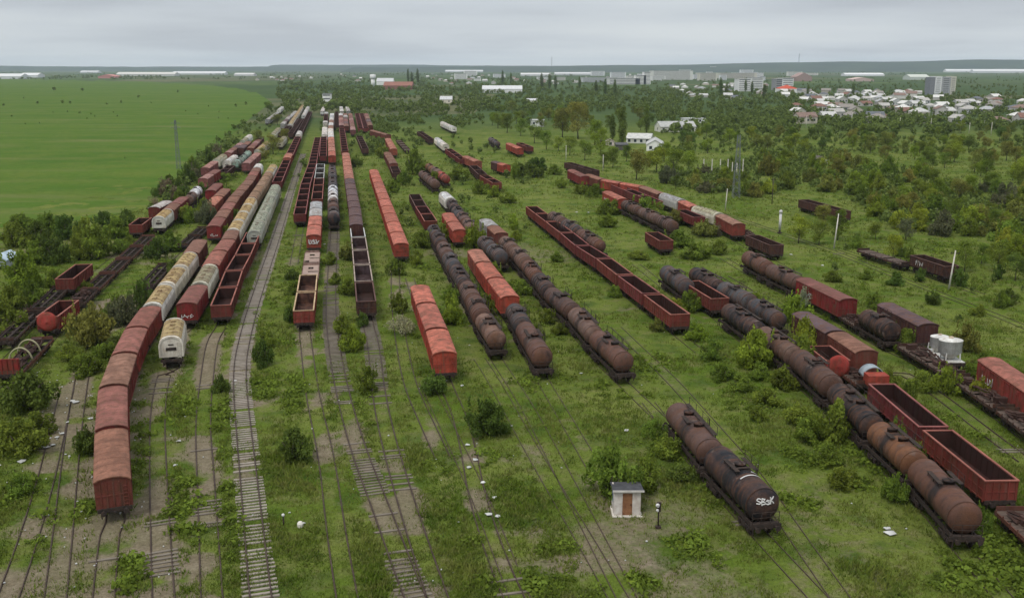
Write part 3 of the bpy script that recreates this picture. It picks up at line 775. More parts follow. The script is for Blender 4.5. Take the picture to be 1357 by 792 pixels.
# ------------------------------------------------------------------ where every string of wagons stands
ORD = ('first second third fourth fifth sixth seventh eighth ninth tenth eleventh twelfth thirteenth fourteenth fifteenth sixteenth seventeenth '
       'eighteenth nineteenth twentieth').split()
ORD += ['twenty-' + w for w in ORD[:9]] + ['thirtieth'] + ['thirty-' + w for w in ORD[:9]] + ['fortieth']
TOP = {'c': 4.15, 'h': 4.3, 'g': 3.2, 't': 4.2, 'f': 1.5, 'w': 2.6}
STR = [
 # nick, height class, start, [(end, spec) ...]
 ('curving front left row', 'c', (148, 634), [((147, 565), 'CV:rust'), ((149, 509), 'CV:red'), ((164, 466), 'CV:tan'), ((180, 432), 'CV:red'), ((200, 404), 'CV:red'),
    ((219, 376), 'WH:ochre'), ((237, 353), 'WH:ochre'), ((252, 334), 'WH:ochre'), ((265, 316), 'CV:rust')]),
 ('long rust brown row', 'c', (282, 299), [((311, 259), 'CV:dred+tagmarks,CV:rust,CV:red,CV:rust'), ((330, 238), 'CV:rust'), ((343, 217), 'CV:rust,CV:red,CV:rust,WH:white')]),
 ('row behind the lone hopper', 'c', (246, 401), [((263, 376), 'CV:dred+tagmarks'), ((278, 350), 'WH:greenish'), ((290, 331), 'CV:red'), ((302, 316), 'CV:red'), ((308, 304), 'CV:rust'),
    ((333, 262), 'WH:ochre'), ((348, 240), 'WH:brown'), ((362, 218), 'WH:brown,WH:brown,WH:ochre,WH:ochre')]),
 ('red row beside the hoppers', 'g', (292, 405), [((302, 380), 'GO:gred'), ((310, 358), 'GO:gred'), ((322, 337), 'GO:gred'), ((329, 322), 'GO:gred'), ((336, 307), 'GO:gred')]),
 ('mottled roof row', 'h', (336, 306), [((365, 244), 'WH:mottle')]),
 ('dark row behind mottled roofs', 'g', (367, 241), [((380, 212), 'GO:maroon'), ((383, 206), 'CV:peach'), ((395, 181), 'GO:maroon'), ((397, 176), 'WH:white'), ((411, 148), 'GO:gdark')]),
 ('narrow maroon row', 'g', (397, 284), [((405, 243), 'GO:maroon'), ((414, 217), 'GO:maroon'), ((421, 182), 'GO:maroon')]),
 ('yellow rimmed pair', 'g', (402, 412), [((406, 386), 'GO:gtan'), ((409, 363), 'GO:gtan')]),
 ('pale decked pair', 'w', (410, 361), [((414, 326), 'FL:ftan,FL:ftan')]),
 ('graffiti fronted row', 'c', (415, 311), [((418, 285), 'CV:orange+tagend,CV:orange'), ((419, 266), 'CV:grey,CV:grey')]),
 ('row behind grey roofs', 'g', (420, 264), [((422, 245), 'GO:gred'), ((423, 236), 'GO:gred'), ((425, 217), 'GO:ggrey')]),
 ('dark row by peach roofs', 'g', (428, 207), [((429, 181), 'GO:maroon')]),
 ('white roofed far pair', 'c', (430, 178), [((430.5, 168), 'CV:white')]),
 ('row past white roofs', 'g', (431, 164), [((432.5, 150), 'CV:white,GO:gdark,GO:gdark,GO:maroon,GO:gdark,GO:gdark,GO:maroon,CV:white')]),
 ('row with the white tank', 't', (442, 284), [((441, 261), 'TK:tblack+bands,TK:tbrown'), ((441, 244), 'TK:twhite'), ((440, 217), 'TK:tgrey')]),
 ('peach roofed row', 'c', (440, 206), [((438.5, 181), 'CV:orange,CV:peach,CV:peach,CV:peach,CV:peach'), ((438, 170), 'CV:white'), ((440, 150), 'CV:tan,CV:white,CV:tan,CV:white,CV:grey,CV:white')]),
 ('row with the black end', 'g', (485.5, 400), [((475, 314), 'GO:gdark,GO:plum,GO:plum,GO:plum'), ((473, 301), 'GO:ggrey')]),
 ('plum roofed row', 'c', (472, 297), [((470, 274), 'CV:plum'), ((467, 258), 'CV:plum'), ((463, 236), 'CV:plum'), ((458, 202), 'CV:peach')]),
 ('far maroon row', 'g', (457, 200), [((453, 170), 'GO:maroon')]),
 ('far pink row', 'c', (452.5, 166), [((451.5, 150), 'CV:pink,CV:dred,CV:pink,CV:maroonc,CV:white')]),
 ('long orange row', 'c', (532, 322), [((521, 293), 'CV:orange,CV:orange'), ((495, 224), 'CV:orange')]),
 ('near orange trio', 'c', (590, 466), [((579, 434), 'CV:orange'), ((565, 400), 'CV:orange'), ((556, 376), 'CV:orange')]),
 ('slate tank row', 't', (660, 438), [((640, 410), 'TK:tlight'), ((618, 369), 'TK:tbrown,TK:tplum'), ((603, 346), 'TK:tblack'), ((573, 295), 'TK:tgrey,TK:tplum,TK:tblack,TK:tgrey')]),
 ('trio behind slate tanks', 'g', (571, 293), [((565, 283), 'GO:gred'), ((558, 273), 'GO:maroon'), ((549, 257), 'GO:gdark')]),
 ('small orange pair', 'c', (609.5, 304), [((601, 293), 'CV:orange'), ((593, 281), 'CV:orange')]),
 ('orange trio by tanks', 'c', (677, 392), [((657, 367), 'CV:orange'), ((641, 346), 'CV:orange'), ((629, 329), 'CV:peach')]),
 ('short two tank row', 't', (721, 462), [((694, 421), 'TK:tbrown'), ((681, 398), 'TK:tgrey')]),
 ('long brown tank row', 't', (831, 467), [((790, 432), 'TK:tbrown'), ((762, 402), 'TK:tlight'), ((729, 377), 'TK:tplum'), ((699, 341), 'TK:tblack,TK:tbrown'), ((668, 311), 'TK:tlight,TK:tlight')]),
 ('covered pair behind tanks', 'c', (665, 308), [((643, 289), 'CV:rust,CV:grey')]),
 ('hidden slate tank pair', 't', (666, 333), [((640, 311), 'TK:tgrey,TK:tgrey')]),
 ('row ending in a bush', 't', (627, 298), [((604, 271), 'TK:tlight,TK:tplum,TK:tgrey'), ((598, 263), 'TK:tblack'), ((588, 254), 'WH:white')]),
 ('long rusty gondola row', 'g', (903, 417), [((864, 389), 'GO:gred'), ((829, 364), 'GO:maroon'), ((800, 342), 'GO:gred'), ((772, 325), 'GO:maroon'), ((751, 308), 'GO:maroon'), ((731, 293), 'GO:gred'), ((704, 273), 'GO:gred,GO:gred')]),
 ('three tanks behind gondolas', 't', (798, 318), [((768, 300), 'TK:tbrown'), ((731, 279), 'TK:tgrey,TK:tplum')]),
 ('front pair by the hut', 't', (1020, 654), [((947, 584), 'TK:tblack+bands+tagtank'), ((895, 525), 'TK:tplum')]),
 ('overgrown front tank row', 't', (1289, 670), [((1220, 599), 'TK:tbrown'), ((1163, 551), 'TK:torange'), ((1108, 500), 'TK:tblack'), ((1058, 459), 'TK:tplum'), ((1010, 427), 'TK:tlight'), ((963, 397), 'TK:tblack')]),
 ('row end by the tanks', 'g', (956, 396), [((914, 371), 'GO:gred')]),
 ('tank at the row head', 't', (913, 371), [((882, 349), 'TK:tgrey')]),
 ('three slate tanks', 't', (1036, 413), [((998, 391), 'TK:tgrey'), ((957, 371), 'TK:tgrey'), ((919, 350), 'TK:tblack')]),
 ('red domed wagon', 'g', (1112, 478), [((1084, 457), 'GO:gred+dished')]),
 ('small hooded wagon', 'w', (1152, 496), [((1122, 476), 'FL:frust+scrap')]),
 ('front gondola pair', 'g', (1332, 639), [((1240, 567), 'GO:gred'), ((1166, 506), 'GO:maroon')]),
 ('corner flat wagon', 'f', (1425, 750), [((1338, 672), 'FL:frust+scrap')]),
 ('brown roofed pair', 'c', (1151, 464), [((1110, 438), 'CV:rust'), ((1061, 411), 'CV:plum')]),
 ('row with the bright car', 'c', (1187, 428), [((1147, 407), 'TK:tblack'), ((1128, 396), 'FL:fdark+scrap'), ((1064, 366), 'CV:dred+tagside'), ((1020, 347), 'TK:tplum'), ((990, 331), 'TK:tbrown')]),
 ('scrap flat row', 'f', (1400, 590), [((1335, 541), 'FL:fdark+scrap'), ((1268, 496), 'FL:fdark+scrap'), ((1200, 456), 'FL:fdark+scrap')]),
 ('brown wagon by silos', 'c', (1234, 429), [((1173, 399), 'CV:plum+tagside')]),
 ('white silo pair', 'h', (1271, 452), [((1237, 432), 'SI:white')]),
 ('edge covered wagon', 'c', (1380, 517), [((1310, 471), 'CV:red+tagside')]),
 ('diagonal upper right row', 'c', (981, 296), [((955, 283), 'CV:tan'), ((922, 273), 'WH:greenish'), ((905, 265), 'CV:orange'), ((879, 256), 'WH:grey'), ((852, 246), 'CV:rust'), ((800, 237), 'CV:orange')]),
 ('maroon row before it', 'g', (872, 267), [((815, 244), 'GO:maroon')]),
 ('bushed maroon wagon', 'g', (928, 288), [((901, 277), 'GO:maroon')]),
 ('half buried tank row', 't', (894, 293), [((875, 284), 'TK:tplum'), ((827, 263), 'TK:tplum'), ((804, 252), 'CV:orange+tagside')]),
 ('lone red gondola', 'g', (884, 319), [((863, 307), 'GO:gred')]),
 ('ribbed wreck', 'g', (1031, 325), [((996, 311), 'GO:gdark')]),
 ('flat beside the wreck', 'f', (1003, 317), [((983, 306), 'FL:fdark+scrap')]),
 ('dark pair in scrub', 'g', (1122, 280), [((1064, 264), 'GO:gdark')]),
 ('flats in scrub', 'f', (1206, 350), [((1142, 330), 'FL:fdark')]),
 ('maroon pair by pole', 'g', (1264, 353), [((1214, 337), 'GO:gdark+tagside')]),
 ('rust row by hoop', 'g', (790, 226), [((752, 215), 'GO:gdark')]),
 ('red box by hoop', 'c', (776, 233), [((757, 224), 'CV:dred')]),
 ('maroon box link', 'c', (800, 237), [((779, 230), 'CV:rust')]),
 ('orange and purple tanks', 't', (592, 232), [((567, 215), 'TK:tred,TK:tlight,TK:torange')]),
 ('purple tank twins', 't', (578, 239), [((559, 225), 'TK:tplum')]),
 ('middle maroon row', 'g', (614, 211), [((594, 197), 'GO:maroon')]),
 ('middle orange end', 'c', (634, 213), [((617, 206), 'CV:peach')]),
 ('brown gap row', 'g', (640, 231), [((627, 219), 'GO:gdark')]),
 ('middle red end', 'g', (659, 242), [((641, 232), 'GO:gred')]),
 ('small red box', 'c', (672, 218), [((655, 213), 'CV:orange,CV:plum')]),
 ('upper rust cluster', 'c', (690, 196), [((674, 189), 'CV:orange')]),
 ('upper rust gondola', 'g', (703, 195), [((688, 189), 'GO:gred')]),
 ('dark tank by trees', 't', (660, 187), [((650, 181), 'TK:tgrey')]),
 ('white hopper mid field', 'h', (591, 191), [((579, 182), 'WH:white')]),
 ('white hopper far field', 'h', (602, 168), [((586, 161), 'WH:white')]),
 ('dark far gondola', 'g', (571, 184), [((556, 174), 'GO:gdark')]),
 ('rust roofs past orange', 'c', (515, 178), [((493, 172), 'CV:rust')]),
 ('thin orange roofs', 'c', (522, 197), [((514, 183), 'CV:peach')]),
 ('thin brown roofs', 'c', (522, 216), [((513, 201), 'CV:rust')]),
 ('dark end behind orange', 'g', (526, 229), [((522, 220), 'GO:gdark')]),
 ('dark flats beyond orange', 'f', (541, 200), [((528, 186), 'FL:fdark')]),
 ('brown gondola by peach', 'g', (484, 197), [((476, 180), 'GO:gdark')]),
 ('far rust row', 'c', (468, 172), [((464, 150), 'CV:pink,CV:rust,CV:dred,CV:pink,CV:maroonc,CV:rust')]),
 ('far rust second row', 'g', (478, 170), [((473, 150), 'GO:maroon')]),
 # left of the main fan
 ('dark gondolas below white roofs', 'g', (372, 177), [((393, 157), 'GO:gdark')]),
 ('grey roofs below them', 'c', (374, 164), [((385, 152), 'CV:grey,CV:plum,CV:grey,CV:plum')]),
 ('dark row by far white rows', 'g', (385, 177), [((399, 157), 'GO:gdark')]),
 ('greenish pair in far weeds', 'h', (370, 187), [((378, 179), 'WH:greenish')]),
 ('rusty row behind mint tanks', 'c', (331, 196), [((346, 181), 'CV:rust,CV:dred,CV:pink,CV:rust,CV:plum')]),
 ('pinkish row along the hedge', 'c', (301, 202), [((319, 189), 'CV:pink,CV:rust,CV:plum,CV:pink')]),
 ('white greenish hedge end', 'h', (321, 186), [((331, 178), 'WH:greenish,WH:white')]),
 ('plum row by the hedge', 'c', (318, 196), [((329, 187), 'CV:plum,CV:rust')]),
 ('dark row left of peach roofs', 'g', (446, 166), [((446, 148), 'GO:gdark')]),
 ('rust row past pink roofs', 'c', (459, 167), [((457.5, 150), 'CV:rust,CV:plum,CV:dred,CV:plum,CV:grey,CV:rust')]),
 ('maroon row past rust', 'g', (485, 170), [((479, 150), 'GO:maroon')]),
 ('last rust row', 'c', (491, 166), [((485, 150), 'CV:rust,CV:plum,CV:rust,CV:dred')]),
 ('white pair by signal tower', 'c', (427, 147), [((429, 141), 'CV:white')]),
 ('white trio past the tower', 'c', (453, 147), [((452, 141), 'CV:white,CV:grey,CV:white')]),
 ('pale pair right of tower', 'c', (462, 147), [((460, 141), 'CV:grey,CV:white')]),
 ('flats left of it', 'f', (190, 381), [((220, 349), 'FL:fdark+skel')]),
 ('grey flat alone', 'f', (243, 325), [((270, 301), 'FL:fdark+skel')]),
 ('white nosed left row', 'c', (209, 288), [((222, 277), 'WH:ochre'), ((231, 269), 'CV:rust'), ((243, 260), 'CV:dred')]),
 ('white banded tank pair', 't', (248, 259), [((262, 246), 'TK:tlight,TK:twhite')]),
 ('speckled roof alone', 'c', (203, 274), [((221, 265), 'CV:mottlec')]),
 ('red gondola by hedge', 'g', (179, 298), [((193, 288), 'GO:gred')]),
 ('left flat row', 'f', (98, 403), [((118, 384), 'FL:fdark+scrap+skel'), ((197, 312), 'FL:frust+skel')]),
 ('red gondola above flats', 'g', (84, 370), [((112, 349), 'GO:gred')]),
 ('outer left flats', 'f', (2, 453), [((82, 379), 'FL:fdark+skel')]),
 ('dish ended wagon', 'g', (61, 420), [((92, 397), 'GO:dredg+dished')]),
 ('hooped wagon', 'f', (8, 497), [((58, 447), 'FL:frust+hoops+endwall+skel+scrap')]),
 ('orange roofs in weeds', 'c', (276, 271), [((299, 249), 'CV:peach,CV:rust')]),
 ('pink roofed cluster', 'c', (268, 236), [((287, 224), 'CV:pink,CV:dred')]),
 ('red box on end', 'c', (278, 252), [((289, 242), 'CV:dred')]),
 ('second pink row', 'c', (271, 222), [((284, 213), 'CV:pink')]),
 ('greenish white roofs', 'h', (286, 211), [((296, 204), 'WH:greenish')]),
 ('white roof cluster', 'h', (300, 213), [((311, 205), 'WH:white')]),
 ('dark gondola by rings', 'g', (295, 228), [((306, 219), 'GO:gdark')]),
 ('mint tank row', 't', (313, 213), [((329, 199), 'TK:tmint')]),
 ('dusty pink row', 'c', (325, 216), [((341, 202), 'CV:pink')]),
 ('white ochre far row', 'h', (341, 198), [((354, 187), 'WH:ochre')]),
 ('pale roof by trees', 'h', (361, 177), [((369, 169), 'WH:greenish')]),
 ('far white left row', 'h', (384, 164), [((401, 139), 'WH:ochre')]),
 ('far white right row', 'h', (402, 152), [((408, 141), 'WH:white')]),
 ('bluish roof far left', 'c', (354, 158), [((367, 149), 'CV:grey')]),
 ('far left white end', 'h', (369, 145), [((374, 141), 'WH:white')]),
 ('grey roofs far left', 'c', (383, 155), [((392, 147), 'CV:grey')]),
]
COL['maroonc'] = (COL['maroon'][0], (.16, .06, .055), 'maroon')
COL['mottlec'] = ((.16, .035, .03), (.46, .42, .38), 'pale roofed red')
COL['dredg'] = ((.20, .028, .028), (.10, .025, .022), 'dark red')

SINGLE = {'brown wagon by silos': 'plum brown covered wagon with graffiti on its side, left of the white silos',
 'edge covered wagon': 'brick red covered wagon cut by the right edge of the picture',
 'maroon box link': 'rust brown covered wagon linking the red box to the diagonal upper right row',
 'speckled roof alone': 'dark red covered wagon with a pale mottled roof beside the white nosed wagon',
 'red box on end': 'dark red covered wagon between the orange roofs and the pink roofed cluster',
 'small hooded wagon': 'rusty scrap loaded flat wagon just behind the blue grey arched hood',
 'corner flat wagon': 'rusty scrap loaded flat wagon in the bottom right corner of the picture',
 'flat beside the wreck': 'dark scrap loaded flat wagon left of the ribbed dark wreck',
 'flats in scrub': 'dark empty flat wagon at the scrub edge behind the leaning pole',
 'flats left of it': 'dark deckless flat wagon among shrubs left of the ochre roofed hoppers',
 'grey flat alone': 'dark deckless flat wagon before the long rust brown covered row',
 'hooped wagon': 'rusty flat wagon carrying two pale hoops behind a red end wall',
 'row end by the tanks': 'rusty red open wagon between slate and brown tanks at right',
 'red domed wagon': 'rusty red open wagon with a bright red dished end among the right hand tanks',
 'bushed maroon wagon': 'maroon open wagon half hidden by bushes before the diagonal upper right row',
 'lone red gondola': 'short rusty red open wagon standing alone in the grass right of centre',
 'ribbed wreck': 'dark ribbed open wagon left of the thick white signal mast',
 'maroon pair by pole': 'dark open wagon with graffiti on its side behind the leaning pole at right',
 'red gondola by hedge': 'small rusty red open wagon at the hedge left of the white nosed wagon',
 'red gondola above flats': 'rusty red open wagon among the left bushes above the dish ended wagon',
 'dish ended wagon': 'dark red open wagon with a bright red dished end at far left',
 'white silo pair': 'flat wagon bearing two white upright silos at right',
 'tank at the row head': 'slate grey tank wagon heading the row behind a single rusty red open wagon',
 'lone hopper': ''}
PATHS = {}
WPOS = []
for nick, hc, start, segs in STR:
    z = TOP[hc]; p = [np.array(G(*start, z))]; n = []
    for e, spec in segs:
        q = np.array(G(*e, z)); L = np.linalg.norm(q - p[-1])
        if ',' in spec: lst = spec.split(',')
        else: lst = [spec] * max(1, round(L / PITCHM[spec[:2]]))
        n.append(lst); p.append(q)
    PATHS[nick] = p
    cum = [0.0]
    for a, b in zip(p[:-1], p[1:]): cum.append(cum[-1] + np.linalg.norm(b - a))
    def at(s):
        for i in range(len(p) - 1):
            if s <= cum[i + 1] + 1e-6 or i == len(p) - 2:
                t = (s - cum[i]) / (cum[i + 1] - cum[i]); return p[i] + (p[i + 1] - p[i]) * t
    cnt = 0; tot = sum(len(l) for l in n)
    for i, lst in enumerate(n):
        for k, w in enumerate(lst):
            L = (cum[i + 1] - cum[i]) / len(lst); a = at(cum[i] + k * L); b = at(cum[i] + (k + 1) * L)
            c = (a + b) / 2; d = a - b; typ, rest = w.split(':'); ex = rest.split('+'); colk = ex[0]
            if colk == 'white' and typ == 'SI': colk = 'white'
            words = COL[colk][2]; kn = KINDN[typ][1]
            if tot == 1: lab = SINGLE.get(nick, f'{words} {kn} standing as the {nick}')
            elif cnt == 0: lab = f'{words} {kn} at the front end of the {nick}'
            else: lab = f'{words} {kn}, {ORD[cnt]} from the front in the {nick}'
            if len(lab.split()) > 16: lab = lab.replace(' the ', ' ')
            dist = c[1]
            near = 2 if dist < 150 else 1 if dist < 250 else 0
            x, y = c
            wagon(typ, colk, x, y, math.atan2(d[1], d[0]), L / PITCHM[typ] if typ != 'SI' else L / 9.4, lab, near, ex[1:])
            WPOS.append((x, y, L / 2, d / np.linalg.norm(d)))
            LAND.append((x, y, f'{"only" if tot == 1 else ORD[cnt]} wagon of the {nick}'))
            cnt += 1
# the lone white hopper with an ochre roof, clear of every row
q0, q1 = np.array(G(225, 447, 4.3)), np.array(G(231, 420, 4.3)); c = (q0 + q1) / 2; d = q0 - q1
wagon('WH', 'ochre', c[0], c[1], math.atan2(d[1], d[0]), np.linalg.norm(d) / 13.4, 'lone white hopper wagon with an ochre roof standing clear of the rows', 2)
WPOS.append((c[0], c[1], 6.5, d / np.linalg.norm(d))); PATHS['lone hopper'] = [q0, q1]
LAND.append((c[0], c[1], 'lone white ochre roofed hopper'))

# ------------------------------------------------------------------ tracks
def gp(*pts): return [np.array(G(*p)) for p in pts]
def ext(p, near=10, far=10):
    p = [np.array(q) for q in p]
    d0 = (p[0] - p[1]) / np.linalg.norm(p[0] - p[1]); d1 = (p[-1] - p[-2]) / np.linalg.norm(p[-1] - p[-2])
    return [p[0] + d0 * near] + p + [p[-1] + d1 * far]
TRACKS = [  # path, sleeper material, how bare the bed is
 (gp((358, 900), (342, 760), (336, 698), (326, 600), (318, 520), (318, 480), (324, 450), (333, 415), (347, 372), (363, 325), (380, 272), (398, 215), (414, 170)), M_SLEEP, 1.0),
 (ext(gp((600, 900), (548, 790), (508, 681), (472, 590), (450, 505), (440, 441), (438, 400), (441, 340)) + PATHS['row with the white tank'] + PATHS['peach roofed row'], 4, 0), M_SLEEPD, 1.0),
 (ext(gp((600, 850), (572, 770), (540, 672), (516, 590), (502, 526), (495, 455)) + PATHS['row with the black end'] + PATHS['plum roofed row'] + PATHS['far maroon row'], 4, 0), M_SLEEPD, 1.0),
 (gp((587, 607), (566, 561), (545, 515), (536, 478), (528, 430), (524, 390), (524, 350)) + PATHS['long orange row'], M_SLEEPD, .8),
 (ext(gp((480, 900), (447, 720), (433, 604), (414, 526), (405, 450)) + PATHS['yellow rimmed pair'] + PATHS['pale decked pair'] + PATHS['graffiti fronted row'] + PATHS['row behind grey roofs'], 4, 10), M_SLEEPD, .8),
 (ext(gp((128, 900), (140, 760), (146, 698)) + PATHS['curving front left row'], 2, 2), M_SLEEPD, .9),
 (gp((60, 900), (82, 720), (92, 620), (101, 545), (112, 480), (135, 440), (165, 405)) + PATHS['flats left of it'] + PATHS['grey flat alone'], M_SLEEPD, .8),
 (gp((222, 900), (214, 740), (210, 640), (208, 560), (212, 520), (219, 490)) + ext(PATHS['lone hopper'], 2, 12), M_SLEEPD, 1.1),
 (gp((286, 900), (278, 740), (273, 640), (268, 560), (274, 500), (281, 450)) + PATHS['red row beside the hoppers'] + PATHS['mottled roof row'] + PATHS['dark row behind mottled roofs'], M_SLEEPD, 1.2),
 (gp((222, 470), (236, 440)) + PATHS['row behind the lone hopper'], M_SLEEPD, .7),
 (ext(PATHS['long rust brown row'], 20, 6), M_SLEEPD, .5),
 (ext(PATHS['narrow maroon row'], 45, 6), M_SLEEPD, .8),
 (ext(gp((730, 900), (640, 700), (614, 560)) + PATHS['near orange trio'], 2, 24), M_SLEEPD, .8),
 (ext(gp((860, 850), (752, 640), (700, 540)) + PATHS['slate tank row'] + PATHS['trio behind slate tanks'], 6, 8), M_SLEEPD, .7),
 (ext(PATHS['short two tank row'] + PATHS['orange trio by tanks'], 26, 8), M_SLEEPD, .5),
 (ext(PATHS['long brown tank row'] + PATHS['covered pair behind tanks'][1:], 30, 8), M_SLEEPD, .6),
 (ext(PATHS['front pair by the hut'], 16, 10), M_SLEEPD, .7),
 (gp((1190, 900), (1062, 720), (1000, 628), (940, 560), (892, 505), (852, 468), (815, 432)), M_SLEEPD, .6),
 (ext(PATHS['long rusty gondola row'], 8, 8), M_SLEEPD, .5),
 (ext(PATHS['three tanks behind gondolas'], 8, 8), M_SLEEPD, .5),
 (ext(PATHS['overgrown front tank row'] + PATHS['row end by the tanks'] + PATHS['tank at the row head'], 26, 20), M_SLEEPD, .7),
 (ext(PATHS['corner flat wagon'] + PATHS['front gondola pair'] + PATHS['small hooded wagon'] + PATHS['red domed wagon'] + PATHS['three slate tanks'], 4, 10), M_SLEEPD, .5),
 (gp((1360, 612), (1310, 575), (1245, 524), (1190, 488)) + PATHS['brown roofed pair'] + gp((1010, 396), (958, 365)), M_SLEEPD, .9),
 (ext(PATHS['scrap flat row'] + PATHS['row with the bright car'], 4, 14), M_SLEEPD, .5),
 (ext(PATHS['edge covered wagon'] + PATHS['white silo pair'] + PATHS['brown wagon by silos'], 4, 8), M_SLEEPD, .4),
 (gp((1420, 462), (1345, 427), (1232, 384), (1173, 361), (1118, 338), (1040, 311), (985, 292), (930, 276)), M_SLEEPD, .75),
 (ext(PATHS['diagonal upper right row'], 30, 8), M_SLEEPD, .4),
 (ext(PATHS['maroon pair by pole'] + PATHS['flats in scrub'], 8, 8), M_SLEEPD, .4),
 (ext(PATHS['left flat row'], 10, 10), M_SLEEPD, .6),
 (ext(PATHS['hooped wagon'] + PATHS['dish ended wagon'], 8, 4), M_SLEEPD, .6),
 (ext(PATHS['outer left flats'] + PATHS['red gondola above flats'], 6, 40), M_SLEEPD, .6),
 (gp((-30, 900), (30, 740), (60, 640), (74, 580), (90, 510)), M_SLEEPD, .8),
 (gp((730, 900), (665, 730), (628, 640), (590, 560), (560, 500)), M_SLEEPD, .5),
 (gp((880, 900), (790, 740), (742, 660), (690, 570), (655, 505), (632, 470)), M_SLEEPD, .6),
]
def dense(path, step):
    out = [path[0]]
    # round the corners once, then resample
    pts = list(path)
    for _ in range(2):
        q = [pts[0]]
        for a, b in zip(pts[:-1], pts[1:]): q += [a * .75 + b * .25, a * .25 + b * .75]
        q.append(pts[-1]); pts = q
    P = np.array(pts); seg = np.linalg.norm(np.diff(P, axis=0), axis=1); cum = np.concatenate([[0], np.cumsum(seg)])
    n = max(2, int(cum[-1] / step)); s = np.linspace(0, cum[-1], n + 1)
    return np.stack([np.interp(s, cum, P[:, 0]), np.interp(s, cum, P[:, 1])], 1)
TSAMP = []
for path, sm, bare in TRACKS:
    D = dense(path, .62)
    D = D[D[:, 1] < 430]
    if len(D) < 4: continue
    T = np.gradient(D, axis=0); T /= np.linalg.norm(T, axis=1, keepdims=True); Nn = np.stack([-T[:, 1], T[:, 0]], 1)
    root = obj('railway_track', None); tag(root, kind='structure')
    # rails: an I-like head on a foot
    K = D[::4] if len(D) > 12 else D; NK = Nn[::4] if len(D) > 12 else Nn
    for s in (-1, 1):
        pr = [(-.07, .06), (-.07, .09), (-.02, .10), (-.035, .155), (-.035, .19), (.035, .19), (.035, .155), (.02, .10), (.07, .09), (.07, .06)]
        vs = []; m = len(pr)
        for p, q in zip(K, NK):
            for o, z in pr: vs.append((*(p + q * (s * .75 + o)), z - (.01 if bare == 1.0 else .085 if bare >= .8 else .125)))
        fs = [(i * m + j, i * m + (j + 1) % m, (i + 1) * m + (j + 1) % m, (i + 1) * m + j) for i in range(len(K) - 1) for j in range(m)]
        obj('rail', MB().add(vs, fs).mesh('rail', M_RAIL), root)
    b = MB(); rr = random.Random(len(TSAMP))
    def crowded(p): return any(np.min(np.abs(Q[::4] - p).sum(1)) < 3.0 for Q, _ in TSAMP if Q[:, 0].min() - 3 < p[0] < Q[:, 0].max() + 3 and Q[:, 1].min() - 3 < p[1] < Q[:, 1].max() + 3)
    for i in range(0, len(D)):
        if D[i, 1] > 300 and i % 2: continue
        if rr.random() < .05: continue
        if float(vnoise(D[i, 0], D[i, 1], 12.0, 40)) * .7 + float(vnoise(D[i, 0], D[i, 1], 4.0, 41)) * .3 + rr.uniform(-.13, .13) < (((.93 - .50 * bare) if bare == 1.0 else .97 - .16 * bare) if sm is M_SLEEPD else .12): continue
        if crowded(D[i]): continue
        p, t, q = D[i], T[i], Nn[i]; a = rr.uniform(-.03, .03); t = t + q * a; q = q - t * a
        l, w, h = 1.28 + rr.uniform(-.05, .05), .125, .075 + rr.uniform(-.02, .012)
        c = [p - t * w - q * l, p + t * w - q * l, p + t * w + q * l, p - t * w + q * l]
        b.add([(*k, -.12) for k in c] + [(*k, h) for k in c], [(4, 5, 6, 7), (0, 1, 5, 4), (1, 2, 6, 5), (2, 3, 7, 6), (3, 0, 4, 7)])
    sl = obj('sleepers', b.mesh('sleepers', sm), root); tag(sl, kind='stuff')
    TSAMP.append((D, bare))

# ------------------------------------------------------------------ the ground, one sheet to beyond the hills
def axis(lo, hi, step, far0, far1, g=1.16):
    a = list(np.arange(lo, hi + .01, step)); s = step; x = hi
    while x < far1: s *= g; x += s; a.append(x)
    s = step; x = lo; pre = []
    while x > far0: s *= g; x -= s; pre.append(x)
    return np.array(pre[::-1] + a)
gx = axis(-130, 150, .8, -17000, 17000); gy = axis(36, 330, .8, -6000, 17000)
X, Y = np.meshgrid(gx, gy); X = X.ravel(); Y = Y.ravel()
dist = np.full(X.shape, 99.0); bw = np.zeros(X.shape)
for D, bare in TSAMP:
    x0, y0 = D.min(0) - 6; x1, y1 = D.max(0) + 6
    idx = np.nonzero((X > x0) & (X < x1) & (Y > y0) & (Y < y1))[0]
    dd = np.full(idx.shape, 99.0)
    S_ = D[::3]
    for c0 in range(0, len(S_), 40):
        ch = S_[c0:c0 + 40]
        bb = (X[idx] > ch[:, 0].min() - 6) & (X[idx] < ch[:, 0].max() + 6) & (Y[idx] > ch[:, 1].min() - 6) & (Y[idx] < ch[:, 1].max() + 6)
        k = np.nonzero(bb)[0]
        if len(k) == 0: continue
        d = np.sqrt(((X[idx[k], None] - ch[None, :, 0]) ** 2 + (Y[idx[k], None] - ch[None, :, 1]) ** 2)).min(1)
        dd[k] = np.minimum(dd[k], d)
    dist[idx] = np.minimum(dist[idx], dd)
    v = bare * (1 - sstep(.8, 2.4, dd)); bw[idx] = np.maximum(bw[idx], v)
def barefield(x, y, bw):
    n1 = vnoise(x, y, 9.0, 3); n2 = vnoise(x, y, 2.6, 4); n3 = vnoise(x, y, 24.0, 5)
    left = 1 - sstep(-20, 45, np.asarray(x) - (np.asarray(y) - 90) * .05)         # the left half of the yard is barer
    near = 1 - sstep(120, 260, y)
    b = bw * (.06 + 1.0 * sstep(.34, .72, n1 * .55 + n2 * .45)) * (.55 + .45 * left * (1 - sstep(130, 240, y)))
    patch = sstep(.50, .72, n3 * .5 + n1 * .3 + n2 * .2) * (.30 + .55 * left * near)
    return np.clip(np.maximum(b, patch), 0, 1)
bare = barefield(X, Y, bw) * (1 - sstep(300, 420, Y))
flat = 1 - sstep(1.6, 3.5, dist)
